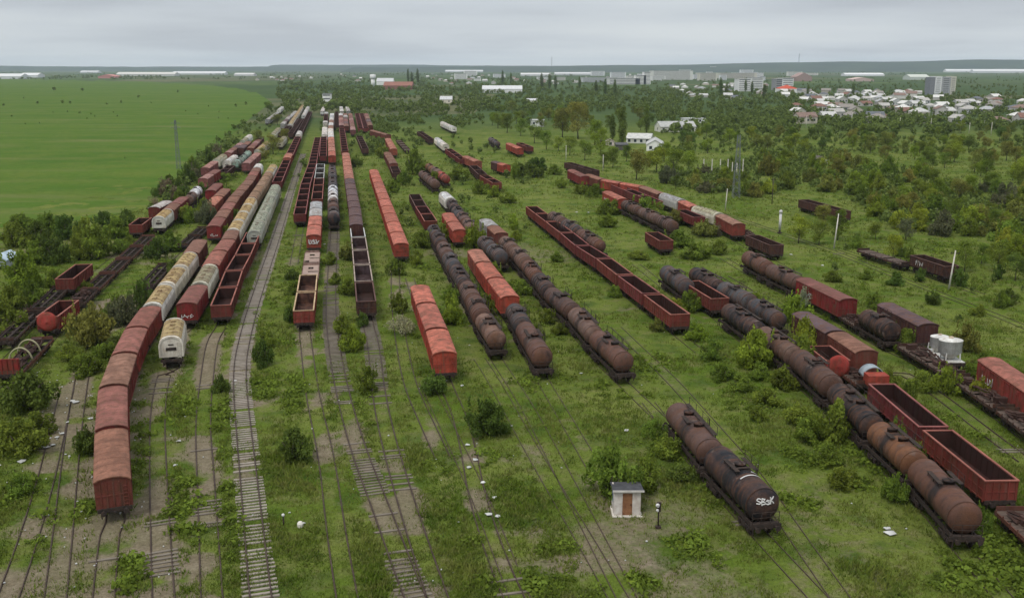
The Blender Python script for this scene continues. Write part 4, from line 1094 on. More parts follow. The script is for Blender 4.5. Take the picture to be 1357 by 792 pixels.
Z = ((vnoise(X, Y, 5.0, 8) - .5) * .30 + (vnoise(X, Y, 1.7, 9) - .5) * .12) * (1 - flat) - .02
wfar = sstep(300, 360, Y) + sstep(125, 145, np.abs(X)); Z = Z * np.clip(1 - wfar, 0, 1) + np.clip(wfar, 0, 1) * -.05
me = bpy.data.meshes.new('ground')
nx, ny = len(gx), len(gy)
me.vertices.add(nx * ny); me.vertices.foreach_set('co', np.stack([X, Y, Z], 1).ravel().astype(np.float32))
i = np.arange(nx * ny).reshape(ny, nx)
Q = np.stack([i[:-1, :-1], i[:-1, 1:], i[1:, 1:], i[1:, :-1]], -1).reshape(-1, 4)
me.loops.add(Q.size); me.loops.foreach_set('vertex_index', Q.ravel().astype(np.int32))
me.polygons.add(len(Q)); me.polygons.foreach_set('loop_start', np.arange(0, Q.size, 4, dtype=np.int32)); me.polygons.foreach_set('loop_total', np.full(len(Q), 4, dtype=np.int32))
me.polygons.foreach_set('use_smooth', np.ones(len(Q), dtype=bool))
me.update()
a = me.attributes.new('bare', 'FLOAT', 'POINT'); a.data.foreach_set('value', bare.astype(np.float32))
a = me.attributes.new('far', 'FLOAT', 'POINT'); a.data.foreach_set('value', sstep(520, 760, Y + .12 * np.abs(X)).astype(np.float32))
me.materials.append(M_GROUND)
tag(obj('ground', me), kind='structure')

# the bright meadow left of the yard
edge = [(-420, 320), (-60, 306), (20, 300), (70, 296), (120, 290), (165, 282), (205, 268), (232, 246), (255, 222), (280, 200), (305, 180), (328, 160), (346, 146), (362, 134)]
back = [(344, 124), (312, 117), (262, 112), (200, 109), (120, 107), (60, 106), (0, 105.5), (-120, 105), (-420, 104.5)]
poly = []
for (a, b) in zip(edge[:-1], edge[1:]):
    for t in range(8): poly.append(G(a[0] + (b[0] - a[0]) * t / 8, a[1] + (b[1] - a[1]) * t / 8))
for (a, b) in zip(back[:-1], back[1:]):
    for t in range(6): poly.append(G(a[0] + (b[0] - a[0]) * t / 6 + RNG.uniform(-3, 3), a[1] + (b[1] - a[1]) * t / 6 + RNG.uniform(-.8, .8)))
pm = bpy.data.meshes.new('meadow'); pm.from_pydata([(x, y, .03) for x, y in poly], [], [tuple(range(len(poly)))]); pm.materials.append(M_MEADOW); pm.update()
tag(obj('field', pm), kind='structure')

# low wooded hills round the horizon
def hill(y0, x0, x1, prof, n=120, seed=0):
    b = MB(); vs = []; fs = []
    for i in range(n + 1):
        x = x0 + (x1 - x0) * i / n; h = prof(i / n) * (.9 + .2 * float(vnoise(x, 0, 700, seed))) + 6 * float(vnoise(x, 3, 160, seed))
        for t, hh in ((-900, -2), (-500, h * .45), (-150, h * .9), (0, h), (400, h * .7), (1200, -2)): vs.append((x, y0 + t, hh))
    for i in range(n):
        for j in range(5): k = i * 6 + j; fs.append((k, k + 1, k + 7, k + 6))
    b.add(vs, fs, True); return tag(obj('hill', b.mesh('hill', M_HILL)), kind='structure')
hill(11500, -14000, 3500, lambda t: 58 + 14 * math.sin(t * 7), seed=1)
hill(9500, -1500, 14000, lambda t: 40 + 82 * min(1, max(0, (t - .06) * 2.3)), seed=2)
hill(12500, -3000, 9000, lambda t: 62 + 10 * math.sin(t * 9 + 1), seed=3)
# ------------------------------------------------------------------ vegetation
def leafquads(c, nrm, size, rng, asp=.6):
    """one leaf-shaped quad per point, turned to its normal with a random spin"""
    n = len(c); a = rng.normal(size=(n, 3)); u = np.cross(nrm, a); u /= (np.linalg.norm(u, axis=1, keepdims=True) + 1e-9); w = np.cross(nrm, u)
    s = size[:, None]
    return np.stack([c - u * s, c - w * s * asp, c + u * s, c + w * s * asp], 1)

def crown_me(name, seed, lobes, n, leaf, mat=None, out=.75):
    rng = np.random.default_rng(seed)
    L = np.array(lobes, float)                 # x, y, z, rx, ry, rz
    vol = (L[:, 3] * L[:, 4] * L[:, 5]) ** .67; pick = rng.choice(len(L), n, p=vol / vol.sum())
    d = rng.normal(size=(n, 3)); d /= np.linalg.norm(d, axis=1, keepdims=True)
    r = rng.uniform(.25, 1.0, n) ** .38 * (1 + rng.normal(0, .09, n))
    R = L[pick, 3:6]; c = L[pick, :3] + d * R * r[:, None]
    c[:, 2] = np.maximum(c[:, 2], .02)
    nr = d / R; nr /= np.linalg.norm(nr, axis=1, keepdims=True)
    nr = nr * out + rng.normal(size=(n, 3)) * .55; nr /= np.linalg.norm(nr, axis=1, keepdims=True)
    return npmesh(name, leafquads(c, nr, leaf * rng.uniform(.6, 1.4, n), rng), mat or M_LEAF)

def bush_lobes(seed, k, spread=.62, h=.95):
    r = random.Random(seed); L = [(r.uniform(-.1, .1), r.uniform(-.1, .1), .40 * h, .48, .46, .40 * h)]
    for i in range(k + 5):
        a = 2 * PI * i / (k + 5) + r.uniform(-.5, .5); q = spread * r.uniform(.45, 1.35); s = r.uniform(.16, .36)
        L.append((q * math.cos(a), q * math.sin(a), r.uniform(.14, .62) * h, s * r.uniform(.8, 1.3), s * r.uniform(.8, 1.3), s * r.uniform(.7, 1.1)))
    for i in range(6):
        a = r.uniform(0, 6.3); q = r.uniform(0, .5); s = r.uniform(.14, .28); L.append((q * math.cos(a), q * math.sin(a), h * r.uniform(.66, 1.0), s, s, s))
    for i in range(9):          # loose shoots that break the outline
        a = r.uniform(0, 6.3); q = r.uniform(.15, .95) * spread * 1.3; L.append((q * math.cos(a), q * math.sin(a), h * r.uniform(.45, 1.0), .07, .07, r.uniform(.22, .40)))
    return L
def stem_me(seed, h, spread, r0, n, name='stem'):
    r = random.Random(seed); b = MB()
    for i in range(n):
        a = 2 * PI * i / n + r.uniform(-.5, .5)
        b.tube([(.04 * math.cos(a), .04 * math.sin(a), -.05), (spread * .4 * math.cos(a), spread * .4 * math.sin(a), h * .5), (spread * math.cos(a + .3), spread * math.sin(a + .3), h)], r0, 5, r1=r0 * .35)
    return b.mesh(name, M_BARK)
BUSH = [crown_me('foliage', 20 + i, bush_lobes(i, 6 + i % 4, .55 + .05 * (i % 3), .9 + .1 * (i % 3)), 3000, .060) for i in range(6)]
BSTEM = [stem_me(i, .7, .5, .035, 6) for i in range(2)]
# loose bushes that still show their twigs
TWIG = [crown_me('foliage', 60 + i, bush_lobes(40 + i, 8, .66, 1.0), 1500, .05, out=.2) for i in range(2)]

def tree_lobes(seed, k=13):
    r = random.Random(seed); L = [(0, 0, .55, .19, .19, .28)]
    for i in range(k):
        a = r.uniform(0, 6.3); t = r.random(); z = .25 + .65 * t; q = .25 * math.sin(PI * (.18 + .72 * t)) * r.uniform(.7, 1.15); s = r.uniform(.085, .15)
        L.append((q * math.cos(a), q * math.sin(a), z, s, s, s * r.uniform(.8, 1.15)))
    return L
def trunk_me(seed, h0, r0, limbs):
    r = random.Random(seed); b = MB()
    b.tube([(0, 0, -.01), (.008, .004, h0 * .5), (.0, .01, h0), (.006, 0, h0 * 1.6)], r0, 7, r1=r0 * .35)
    for i in range(limbs):
        a = 2 * PI * i / limbs + r.uniform(-.4, .4); z = h0 * r.uniform(.7, 1.25); q = r.uniform(.12, .22)
        b.tube([(0, 0, z), (q * .5 * math.cos(a), q * .5 * math.sin(a), z + .09), (q * math.cos(a), q * math.sin(a), z + .22)], r0 * .45, 5, r1=r0 * .12)
    return b.mesh('trunk', M_BARK)
TREE = [crown_me('crown', 80 + i, tree_lobes(i), 3400, .0165) for i in range(4)]
TRUNK = [trunk_me(i, .36, .017, 6) for i in range(2)]
def pop_lobes(seed):
    r = random.Random(seed); return [(r.uniform(-.03, .03), r.uniform(-.03, .03), z, .085 * math.sin(PI * (.12 + .80 * z)) + .02, .085 * math.sin(PI * (.12 + .80 * z)) + .02, .10) for z in [.12 + .82 * i / 11 for i in range(12)]]
POP = [crown_me('crown', 100 + i, pop_lobes(i), 2600, .014) for i in range(2)]
PTRUNK = trunk_me(9, .30, .012, 4)

LEAFC = {'dark': ((.084, .128, .027), 'dark green'), 'mid': ((.130, .182, .030), 'mid green'), 'bright': ((.178, .236, .030), 'bright green'),
         'olive': ((.165, .180, .044), 'olive green'), 'grey': ((.115, .125, .068), 'grey green'), 'brown': ((.145, .128, .085), 'bare brownish'),
         'pale': ((.26, .28, .18), 'pale flowering'), 'yellow': ((.185, .225, .030), 'yellow green')}
VEG = []
vr = random.Random(99)
SPEC = []
def appar(x, y, w, h):
    px, py = PX(x, y); d = max(y, 30)
    if px < -90 or px > 1450 or py > 900: return 0
    return w * h / d ** 2
def shrub(x, y, w, h, tone, mode='near', z=0.0, note=None): SPEC.append((appar(x, y, w, h), 'shrub', x, y, w, h, tone, mode))
def tree(x, y, h, tone, mode='near', kind='tree', wf=1.0, note=None): SPEC.append((appar(x, y, h * wf * .6, h), kind, x, y, wf, h, tone, mode))
def tint(tone):
    c = LEAFC[tone][0]; j = vr.uniform(.80, 1.2); return (c[0] * j * vr.uniform(.9, 1.12), c[1] * j, c[2] * j)
def grow():
    left = []
    for fam, cap in (({'shrub'}, 296), ({'tree'}, 290), ({'poplar_tree'}, 300)):
        L = sorted([q for q in SPEC if q[1] in fam], key=lambda q: -q[0])
        left += L[cap:]
        for ap, kind, x, y, w, h, tone, mode in L[:cap]:
            if kind == 'shrub':
                r = obj('shrub', None, loc=(x, y, -.03), rz=vr.uniform(0, 6.28), scale=(w / 2 * vr.uniform(.9, 1.1), w / 2 * vr.uniform(.9, 1.1), h))
                tw = tone in ('brown', 'pale')
                obj('foliage', (TWIG if tw else BUSH)[vr.randrange(2 if tw else 6)], r, tint(tone)); obj('stem', BSTEM[vr.randrange(2)], r)
                VEG.append((r, x, y, w, h, tone, mode, kind, None))
            else:
                pop = kind == 'poplar_tree'
                r = obj(kind, None, loc=(x, y, -.05), rz=vr.uniform(0, 6.28), scale=(h * w, h * w, h))
                obj('crown', POP[vr.randrange(2)] if pop else TREE[vr.randrange(4)], r, tint(tone)); obj('trunk', PTRUNK if pop else TRUNK[vr.randrange(2)], r)
                VEG.append((r, x, y, h * w * .6, h, tone, mode, kind, None))
            r.empty_display_size = .3
    return left
def clear(x, y, r):
    for wx, wy, hl, d in WPOS:
        dx, dy = x - wx, y - wy
        if abs(dx) > 20 or abs(dy) > 20: continue
        t = dx * d[0] + dy * d[1]; s = abs(dx * d[1] - dy * d[0])
        if abs(t) < hl + r and s < 1.6 + r * .75: return False
    return True
def nudge(x, y, w):
    """a bush beside a wagon stands clear of its floor"""
    for wx, wy, hl, d in WPOS:
        dx, dy = x - wx, y - wy; t = dx * d[0] + dy * d[1]; s = -dx * d[1] + dy * d[0]
        need = 1.75 + .22 * w
        if abs(t) < hl + .4 and abs(s) < need:
            sg = 1 if s >= 0 else -1
            x += -d[1] * (need * sg - s); y += d[0] * (need * sg - s)
    return x, y
def ps(px, py, wpx, hpx, tone, mode='near', z=0.0, note=None):
    """a shrub whose foot the photograph shows at (px, py), wpx wide and hpx tall there"""
    x, y = G(px, py, z); d = y * math.cos(PITCH) + CAM_H * math.sin(PITCH); m = d / FPX
    x, y = nudge(x, y + wpx * m * .3, wpx * m)
    shrub(x, y, wpx * m, max(hpx * m * .86, .5), tone, mode, z, note)
def pt(px, py, hpx, tone, mode='near', kind='tree', wf=1.0, note=None):
    x, y = G(px, py); d = y * math.cos(PITCH) + CAM_H * math.sin(PITCH); tree(x, y, hpx * d / FPX, tone, mode, kind, wf, note)

for a in [
 # loose in the yard
 (386, 616, 60, 46, 'dark'), (645, 584, 62, 46, 'dark'), (572, 526, 38, 32, 'dark'), (486, 520, 38, 30, 'mid'), (347, 488, 34, 38, 'dark'), (352, 462, 30, 24, 'mid'), (291, 522, 26, 26, 'dark'),
 (466, 468, 36, 34, 'bright'), (452, 445, 34, 26, 'mid'), (532, 445, 42, 26, 'pale'), (527, 415, 26, 24, 'mid'), (598, 432, 34, 44, 'bright'), (611, 402, 30, 24, 'mid'), (458, 346, 26, 24, 'olive'), (523, 366, 28, 20, 'mid'),
 (552, 352, 22, 18, 'mid'), (437, 352, 24, 18, 'mid'), (479, 434, 22, 20, 'dark'), (470, 392, 34, 26, 'mid'), (444, 378, 22, 16, 'mid'), (386, 372, 22, 18, 'dark'), (384, 428, 24, 24, 'dark'), (390, 392, 24, 18, 'mid'),
 (622, 331, 34, 36, 'bright'), (588, 322, 26, 26, 'mid'), (560, 330, 30, 22, 'mid'), (640, 372, 26, 22, 'mid'), (662, 418, 34, 30, 'mid'), (652, 340, 26, 16, 'olive'), (712, 392, 30, 22, 'mid'), (728, 430, 28, 18, 'mid'), (760, 444, 24, 16, 'mid'),
 (690, 452, 24, 20, 'mid'), (700, 356, 26, 16, 'mid'), (738, 348, 22, 14, 'mid'), (818, 395, 24, 18, 'mid'), (862, 415, 26, 20, 'mid'),
 (812, 668, 84, 64, 'mid'), (858, 652, 56, 44, 'mid'), (898, 612, 46, 34, 'mid'), (886, 585, 36, 26, 'mid'), (935, 640, 50, 26, 'dark'), (1075, 590, 50, 32, 'mid'), (1058, 565, 44, 28, 'mid'), (1020, 540, 46, 24, 'mid'), (985, 520, 40, 22, 'mid'), (1005, 560, 36, 20, 'mid'),
 (1100, 620, 50, 30, 'mid'), (1120, 650, 52, 28, 'mid'), (960, 505, 40, 22, 'mid'), (945, 478, 38, 24, 'mid'), (925, 452, 40, 22, 'bright'), (1040, 520, 50, 30, 'mid'), (1010, 505, 40, 24, 'mid'),
 (1140, 590, 60, 60, 'mid'), (1165, 600, 40, 44, 'mid'), (1030, 492, 56, 54, 'bright'), (1018, 480, 36, 44, 'bright'), (1070, 474, 50, 52, 'bright'), (1092, 500, 48, 56, 'mid'), (1056, 440, 42, 44, 'bright'), (1040, 428, 30, 24, 'bright'), (1004, 415, 34, 26, 'bright'),
 (1200, 668, 40, 40, 'mid'), (1302, 715, 40, 44, 'mid'), (1196, 628, 34, 50, 'mid'), (1078, 412, 26, 32, 'pale'), (1205, 545, 34, 36, 'mid'), (1180, 520, 36, 30, 'mid'),
 (1265, 526, 36, 36, 'yellow'), (1225, 520, 40, 28, 'mid'), (1250, 500, 36, 26, 'olive'), (1308, 508, 48, 40, 'mid'), (1318, 535, 38, 34, 'yellow'), (1182, 462, 34, 30, 'mid'), (1210, 470, 36, 30, 'mid'), (1196, 444, 26, 24, 'yellow'), (1165, 450, 30, 20, 'bright'),
 (1284, 470, 36, 36, 'olive'), (1190, 380, 26, 20, 'dark'), (1160, 410, 26, 18, 'mid'), (1105, 375, 26, 18, 'mid'), (1240, 405, 26, 18, 'dark'), (1300, 420, 26, 16, 'mid'), (1108, 360, 18, 14, 'dark'), (1340, 405, 34, 22, 'dark'),
 (1272, 428, 18, 14, 'dark'), (1150, 372, 20, 14, 'mid'), (885, 440, 24, 18, 'olive'), (897, 420, 36, 24, 'yellow'), (938, 414, 36, 30, 'mid'),
 # left flank of the yard
 (118, 462, 66, 58, 'olive'), (160, 434, 40, 44, 'grey'), (150, 420, 34, 30, 'mid'), (185, 412, 34, 36, 'dark'), (110, 500, 50, 30, 'mid'), (88, 480, 40, 24, 'mid'), (135, 480, 40, 26, 'mid'), (25, 552, 84, 62, 'dark'), (18, 608, 80, 50, 'mid'),
 (45, 580, 50, 34, 'mid'), (110, 605, 38, 40, 'dark'), (20, 660, 44, 30, 'mid'), (225, 335, 40, 28, 'mid'), (205, 345, 34, 26, 'dark'), (215, 372, 34, 24, 'dark'), (272, 299, 30, 34, 'grey'), (250, 296, 30, 22, 'mid'), (226, 296, 40, 22, 'mid'), (290, 320, 28, 20, 'mid'), (265, 340, 22, 16, 'mid'),
 (12, 330, 50, 34, 'mid'), (45, 326, 44, 36, 'dark'), (68, 352, 44, 40, 'dark'), (40, 352, 46, 32, 'mid'), (85, 318, 40, 34, 'dark'), (100, 345, 36, 34, 'mid'), (125, 345, 44, 42, 'mid'), (110, 322, 34, 30, 'mid'), (150, 318, 44, 30, 'mid'), (135, 302, 36, 24, 'dark'),
 (165, 300, 30, 22, 'dark'), (22, 384, 64, 44, 'bright'), (8, 420, 60, 40, 'mid'), (48, 408, 48, 36, 'mid'), (66, 384, 40, 28, 'mid'), (28, 440, 60, 34, 'mid'), (90, 392, 26, 18, 'mid'), (60, 306, 40, 20, 'mid'), (20, 305, 46, 20, 'mid'), (155, 338, 30, 24, 'mid'), (178, 330, 24, 18, 'mid'),
 (210, 262, 26, 20, 'dark'), (236, 262, 26, 26, 'dark'), (222, 250, 22, 18, 'dark'), (246, 246, 24, 26, 'dark'), (266, 262, 22, 18, 'dark'), (258, 236, 26, 22, 'dark'), (282, 285, 26, 22, 'mid'), (300, 275, 22, 18, 'mid'), (305, 296, 24, 18, 'mid'), (292, 262, 22, 14, 'mid'),
 # among the upper right rows
 (934, 314, 38, 22, 'olive'), (965, 314, 34, 16, 'brown'), (905, 300, 30, 22, 'olive'), (840, 292, 48, 26, 'mid'), (820, 285, 40, 22, 'mid'), (858, 296, 30, 20, 'mid'), (900, 330, 46, 24, 'mid'), (868, 330, 30, 16, 'mid'), (925, 345, 44, 22, 'mid'), (955, 338, 34, 20, 'mid'), (846, 345, 30, 14, 'mid'), (808, 302, 30, 18, 'mid'),
 (790, 262, 26, 16, 'mid'), (770, 258, 24, 16, 'mid'), (745, 250, 20, 14, 'mid'), (700, 236, 44, 20, 'dark'), (682, 238, 14, 26, 'mid'), (712, 226, 34, 18, 'dark'), (735, 232, 24, 14, 'mid'), (655, 262, 22, 16, 'yellow'), (636, 258, 24, 20, 'mid'), (675, 270, 26, 14, 'mid'), (606, 240, 30, 20, 'mid'),
 (563, 246, 26, 18, 'mid'), (548, 232, 34, 34, 'mid'), (535, 246, 24, 18, 'mid'), (520, 256, 20, 16, 'mid'), (470, 222, 20, 16, 'dark'), (505, 210, 22, 18, 'mid'), (396, 235, 8, 7, 'dark'), (402, 222, 9, 16, 'dark'),
]: ps(*a)

# small dark shrubs dotted about the bright meadow
for px, py, w in [(4, 141, 7), (31, 131, 5), (49, 138, 8), (82, 138, 10), (92, 138, 8), (105, 151, 7), (141, 139, 6), (150, 150, 5), (155, 155, 5), (160, 137, 8), (183, 130, 8), (200, 137, 4), (246, 148, 4), (276, 142, 5), (290, 149, 4), (289, 157, 4), (302, 158, 4),
                  (165, 210, 5), (70, 150, 4), (89, 149, 5), (120, 152, 5), (125, 155, 5), (52, 164, 4), (15, 155, 5), (235, 123, 7), (312, 142, 9), (325, 140, 10), (262, 152, 3), (115, 158, 4), (33, 165, 4), (108, 121, 9), (70, 121, 12)]:
    ps(px, py, w * .8, w * .62, 'dark', 'meadow')

# tall trees the photograph shows one by one
for px, py, h, tone, kind, wf in [
 (824, 193, 50, 'dark', 'poplar_tree', 1.15), (812, 186, 34, 'dark', 'poplar_tree', 1.2), (857, 176, 36, 'dark', 'poplar_tree', 1.2), (815, 128, 22, 'dark', 'poplar_tree', 1.1), (802, 125, 20, 'dark', 'poplar_tree', 1.2), (790, 125, 18, 'dark', 'poplar_tree', 1.3), (768, 118, 16, 'dark', 'poplar_tree', 1.3),
 (728, 118, 20, 'dark', 'poplar_tree', 1.3), (718, 118, 20, 'dark', 'poplar_tree', 1.2), (736, 119, 19, 'dark', 'poplar_tree', 1.3), (666, 112, 18, 'dark', 'poplar_tree', 1.0), (677, 113, 16, 'dark', 'poplar_tree', 1.0), (554, 112, 20, 'dark', 'poplar_tree', 1.1), (546, 112, 16, 'dark', 'poplar_tree', 1.2), (541, 110, 18, 'dark', 'poplar_tree', 1.0),
 (955, 128, 24, 'dark', 'poplar_tree', 1.3), (962, 130, 20, 'dark', 'poplar_tree', 1.3), (988, 122, 16, 'dark', 'poplar_tree', 1.3), (996, 124, 16, 'dark', 'poplar_tree', 1.4), (1012, 130, 18, 'dark', 'poplar_tree', 1.4), (1130, 128, 18, 'dark', 'poplar_tree', 1.2), (1070, 128, 16, 'dark', 'poplar_tree', 1.3),
 (766, 184, 50, 'olive', 'tree', 1.15), (745, 182, 40, 'olive', 'tree', 1.2), (788, 192, 34, 'bright', 'tree', 1.3), (796, 204, 36, 'bright', 'tree', 1.1), (755, 206, 26, 'mid', 'tree', 1.2), (775, 212, 28, 'mid', 'tree', 1.1), (843, 238, 42, 'olive', 'tree', 1.2), (870, 228, 34, 'bright', 'tree', 1.5), (892, 232, 36, 'bright', 'tree', 1.4), (880, 214, 28, 'bright', 'tree', 1.2),
 (912, 228, 30, 'bright', 'tree', 1.2), (812, 222, 28, 'mid', 'tree', 1.2), (895, 250, 20, 'dark', 'tree', .9), (800, 222, 22, 'mid', 'tree', 1.2), (830, 214, 22, 'mid', 'tree', 1.2), (724, 198, 26, 'mid', 'tree', 1.2), (708, 190, 26, 'mid', 'tree', 1.3), (690, 180, 24, 'mid', 'tree', 1.3), (672, 176, 26, 'mid', 'tree', 1.3), (660, 170, 22, 'mid', 'tree', 1.3), (740, 200, 20, 'yellow', 'tree', 1.3),
 (1058, 322, 40, 'bright', 'tree', 1.1), (1085, 324, 34, 'mid', 'tree', 1.2), (1110, 318, 44, 'mid', 'tree', 1.0), (1090, 300, 30, 'olive', 'tree', 1.3), (1183, 345, 36, 'bright', 'tree', 1.1), (1160, 318, 26, 'mid', 'tree', 1.2), (1200, 318, 30, 'grey', 'tree', 1.2), (1278, 360, 46, 'mid', 'tree', 1.1), (1300, 350, 30, 'mid', 'tree', 1.2), (1322, 360, 44, 'mid', 'tree', 1.2), (1345, 372, 40, 'dark', 'tree', 1.2),
 (300, 248, 20, 'mid', 'tree', 1.2), (342, 196, 24, 'olive', 'tree', 1.3), (362, 204, 28, 'olive', 'tree', 1.3), (378, 192, 22, 'olive', 'tree', 1.2), (350, 214, 20, 'olive', 'tree', 1.2), (368, 166, 16, 'olive', 'tree', 1.5), (355, 148, 14, 'mid', 'tree', 1.6)]:
    pt(px, py, h, tone, 'near', kind, wf)

def inpoly(px, py, P):
    c = False; j = len(P) - 1
    for i in range(len(P)):
        if (P[i][1] > py) != (P[j][1] > py) and px < (P[j][0] - P[i][0]) * (py - P[i][1]) / (P[j][1] - P[i][1]) + P[i][0]: c = not c
        j = i
    return c
def mass(P, n, w0, w1, tones, mode, fn='shrub', hf=(.55, .95), gap=.6):
    xs = [p[0] for p in P]; ys = [p[1] for p in P]; done = []; k = 0; tries = 0
    while k < n and tries < n * 30:
        tries += 1; px, py = vr.uniform(min(xs), max(xs)), vr.uniform(min(ys), max(ys))
        if not inpoly(px, py, P): continue
        x, y = G(px, py); w = vr.uniform(w0, w1)
        if not clear(x, y, w * .4): continue
        if any((x - a) ** 2 + (y - b) ** 2 < (gap * (w + c) / 2) ** 2 for a, b, c in done): continue
        done.append((x, y, w)); k += 1; t = vr.choice(tones)
        if fn == 'tree': tree(x, y, w * vr.uniform(1.3, 1.9), t, mode, 'tree', 1.25)
        else: shrub(x, y, w, w * vr.uniform(*hf), t, mode)
SCRUB = [(845, 212), (925, 232), (1000, 205), (1090, 205), (1200, 225), (1357, 262), (1420, 300), (1420, 380), (1357, 350), (1290, 318), (1215, 310), (1170, 296), (1120, 262), (1060, 250), (1000, 262), (940, 258), (880, 244)]
mass(SCRUB, 150, 3.2, 7.5, ['mid', 'mid', 'olive', 'bright', 'olive', 'grey', 'mid', 'bright', 'yellow'], 'scrub', hf=(.5, .85), gap=.75)
mass([(1000, 205), (1357, 240), (1420, 300), (1420, 360), (1290, 330), (1180, 290), (1100, 240)], 26, 2.8, 4.6, ['mid', 'mid', 'olive', 'bright', 'bright'], 'scrub', 'tree', gap=.8)
mass([(890, 178), (1357, 176), (1420, 250), (1357, 245), (1100, 205), (980, 205), (900, 205)], 100, 2.8, 5.0, ['dark', 'mid', 'mid', 'olive', 'bright', 'olive'], 'belt', 'tree', gap=.8)
mass([(660, 150), (870, 150), (860, 172), (820, 180), (790, 176), (700, 172), (640, 168)], 40, 3.6, 6, ['mid', 'dark', 'mid', 'olive', 'mid'], 'belt2', 'tree', gap=.8)
mass([(1030, 300), (1130, 300), (1220, 330), (1357, 380), (1357, 420), (1200, 372), (1100, 340)], 14, 1.5, 3.4, ['mid', 'olive', 'dark'], 'near')
mass([(200, 286), (240, 240), (270, 205), (318, 165), (352, 150), (356, 160), (330, 190), (300, 205), (262, 228), (244, 268)], 34, 3.4, 6.5, ['brown', 'mid', 'dark', 'brown', 'grey'], 'leftbelt', gap=.5)
mass([(470, 165), (520, 165), (600, 175), (650, 200), (720, 215), (700, 260), (600, 262), (540, 252), (505, 222), (480, 205)], 54, 2.0, 4.6, ['mid', 'mid', 'bright', 'dark', 'olive'], 'middle', gap=.9)
mass([(480, 245), (540, 250), (690, 265), (700, 330), (640, 360), (560, 340), (500, 300)], 18, 1.6, 3.6, ['mid', 'bright', 'dark', 'olive'], 'near', gap=1)
LEFTOVER = grow()
# labels for the vegetation: each by what it stands nearest to, ranked where several share a neighbour
from collections import defaultdict
FIX = {'meadow': ('small dark shrub dotted alone in the bright green meadow', 'shrubs dotted over the meadow'),
       'leftbelt': ('scrubby shrub in the belt between meadow and far left wagon rows', 'shrubs of the belt along the meadow'),
       'middle': ('leafy shrub scattered among the small far wagons beyond the orange row', 'shrubs among the far middle wagons')}
MASSW = {'scrub': 'dense scrub right of the yard', 'belt': 'wide tree belt below the town', 'belt2': 'tree belt behind the far wagons'}
byl = defaultdict(list)
for v in VEG:
    r, x, y, w, h, tone, mode, kind, note = v
    kn = {'shrub': 'shrub', 'tree': 'tree', 'poplar_tree': 'poplar'}[kind]
    if mode in FIX: tag(r, FIX[mode][0], kn, FIX[mode][1]); continue
    if mode in MASSW: tag(r, f'{LEAFC[tone][1]} {kn} within the {MASSW[mode]}', kn, f'{LEAFC[tone][1]} {kn}s of the {MASSW[mode]}'); continue
    cut = lambda t: t if len(t.split()) <= 16 else t.replace(' the ', ' ')
    best = min(LAND, key=lambda q: (q[0] - x) ** 2 + (q[1] - y) ** 2)
    dd = math.hypot(best[0] - x, best[1] - y)
    if dd < 45:
        rel = 'left of' if PX(x, y)[0] < PX(best[0], best[1])[0] else 'right of'
        lab = f'{LEAFC[tone][1]} {kn} {rel} {best[2]}'
    else:
        px = PX(x, y)[0]
        lab = f'{LEAFC[tone][1]} {kn} ' + ('on the far left bank' if px < 450 else 'standing up before the town' if y > 500 else 'at the edge of the right hand scrub')
    byl[lab].append(v)
for lab, vs in byl.items():
    kn = {'shrub': 'shrub', 'tree': 'tree', 'poplar_tree': 'poplar'}[vs[0][7]]
    g = f'{kn}s growing about the yard'
    if len(vs) == 1: tag(vs[0][0], cut(lab), kn, g); continue
    vs.sort(key=lambda v: PX(v[1], v[2])[0])
    for i, v in enumerate(vs):
        tag(v[0], cut(lab + (', the left one' if i == 0 and len(vs) == 2 else ', the right one' if len(vs) == 2 else ', leftmost' if i == 0 else f', {ORD[i]} from left')), kn, g)

# ------------------------------------------------------------------ grass, weeds and litter nobody could count
def tsdist(x, y):
    d = np.full(x.shape, 99.0)
    for D, bare in TSAMP:
        S_ = D[::4]
        for c0 in range(0, len(S_), 40):
            ch = S_[c0:c0 + 40]
            k = np.nonzero((x > ch[:, 0].min() - 4) & (x < ch[:, 0].max() + 4) & (y > ch[:, 1].min() - 4) & (y < ch[:, 1].max() + 4))[0]
            if len(k): d[k] = np.minimum(d[k], np.sqrt((x[k, None] - ch[None, :, 0]) ** 2 + (y[k, None] - ch[None, :, 1]) ** 2).min(1))
    return d
def scatter(n, seed, y0=200, y1=900):
    r = np.random.default_rng(seed); px = r.uniform(-110, 1470, n); py = r.uniform(y0, y1, n)
    u = (px - 678.5) / FPX; v = (py - 396) / FPX; dy = math.cos(PITCH) - v * math.sin(PITCH); dz = -math.sin(PITCH) - v * math.cos(PITCH); t = -CAM_H / dz
    return u * t, dy * t, px, py, r
def inside_edge(px, py):
    ex = np.array([e[0] for e in edge]); ey = np.array([e[1] for e in edge])
    lim = np.interp(px, ex, ey); return (py < lim + 2) & (px < 362)
gxy = (gx, gy)
B2 = bare.reshape(ny, nx)
def bare_at(x, y):
    i = np.clip(np.searchsorted(gy, y), 0, ny - 1); j = np.clip(np.searchsorted(gx, x), 0, nx - 1); return B2[i, j]
def ground_z(x, y):
    i = np.clip(np.searchsorted(gy, y), 0, ny - 1); j = np.clip(np.searchsorted(gx, x), 0, nx - 1); return Z.reshape(ny, nx)[i, j]
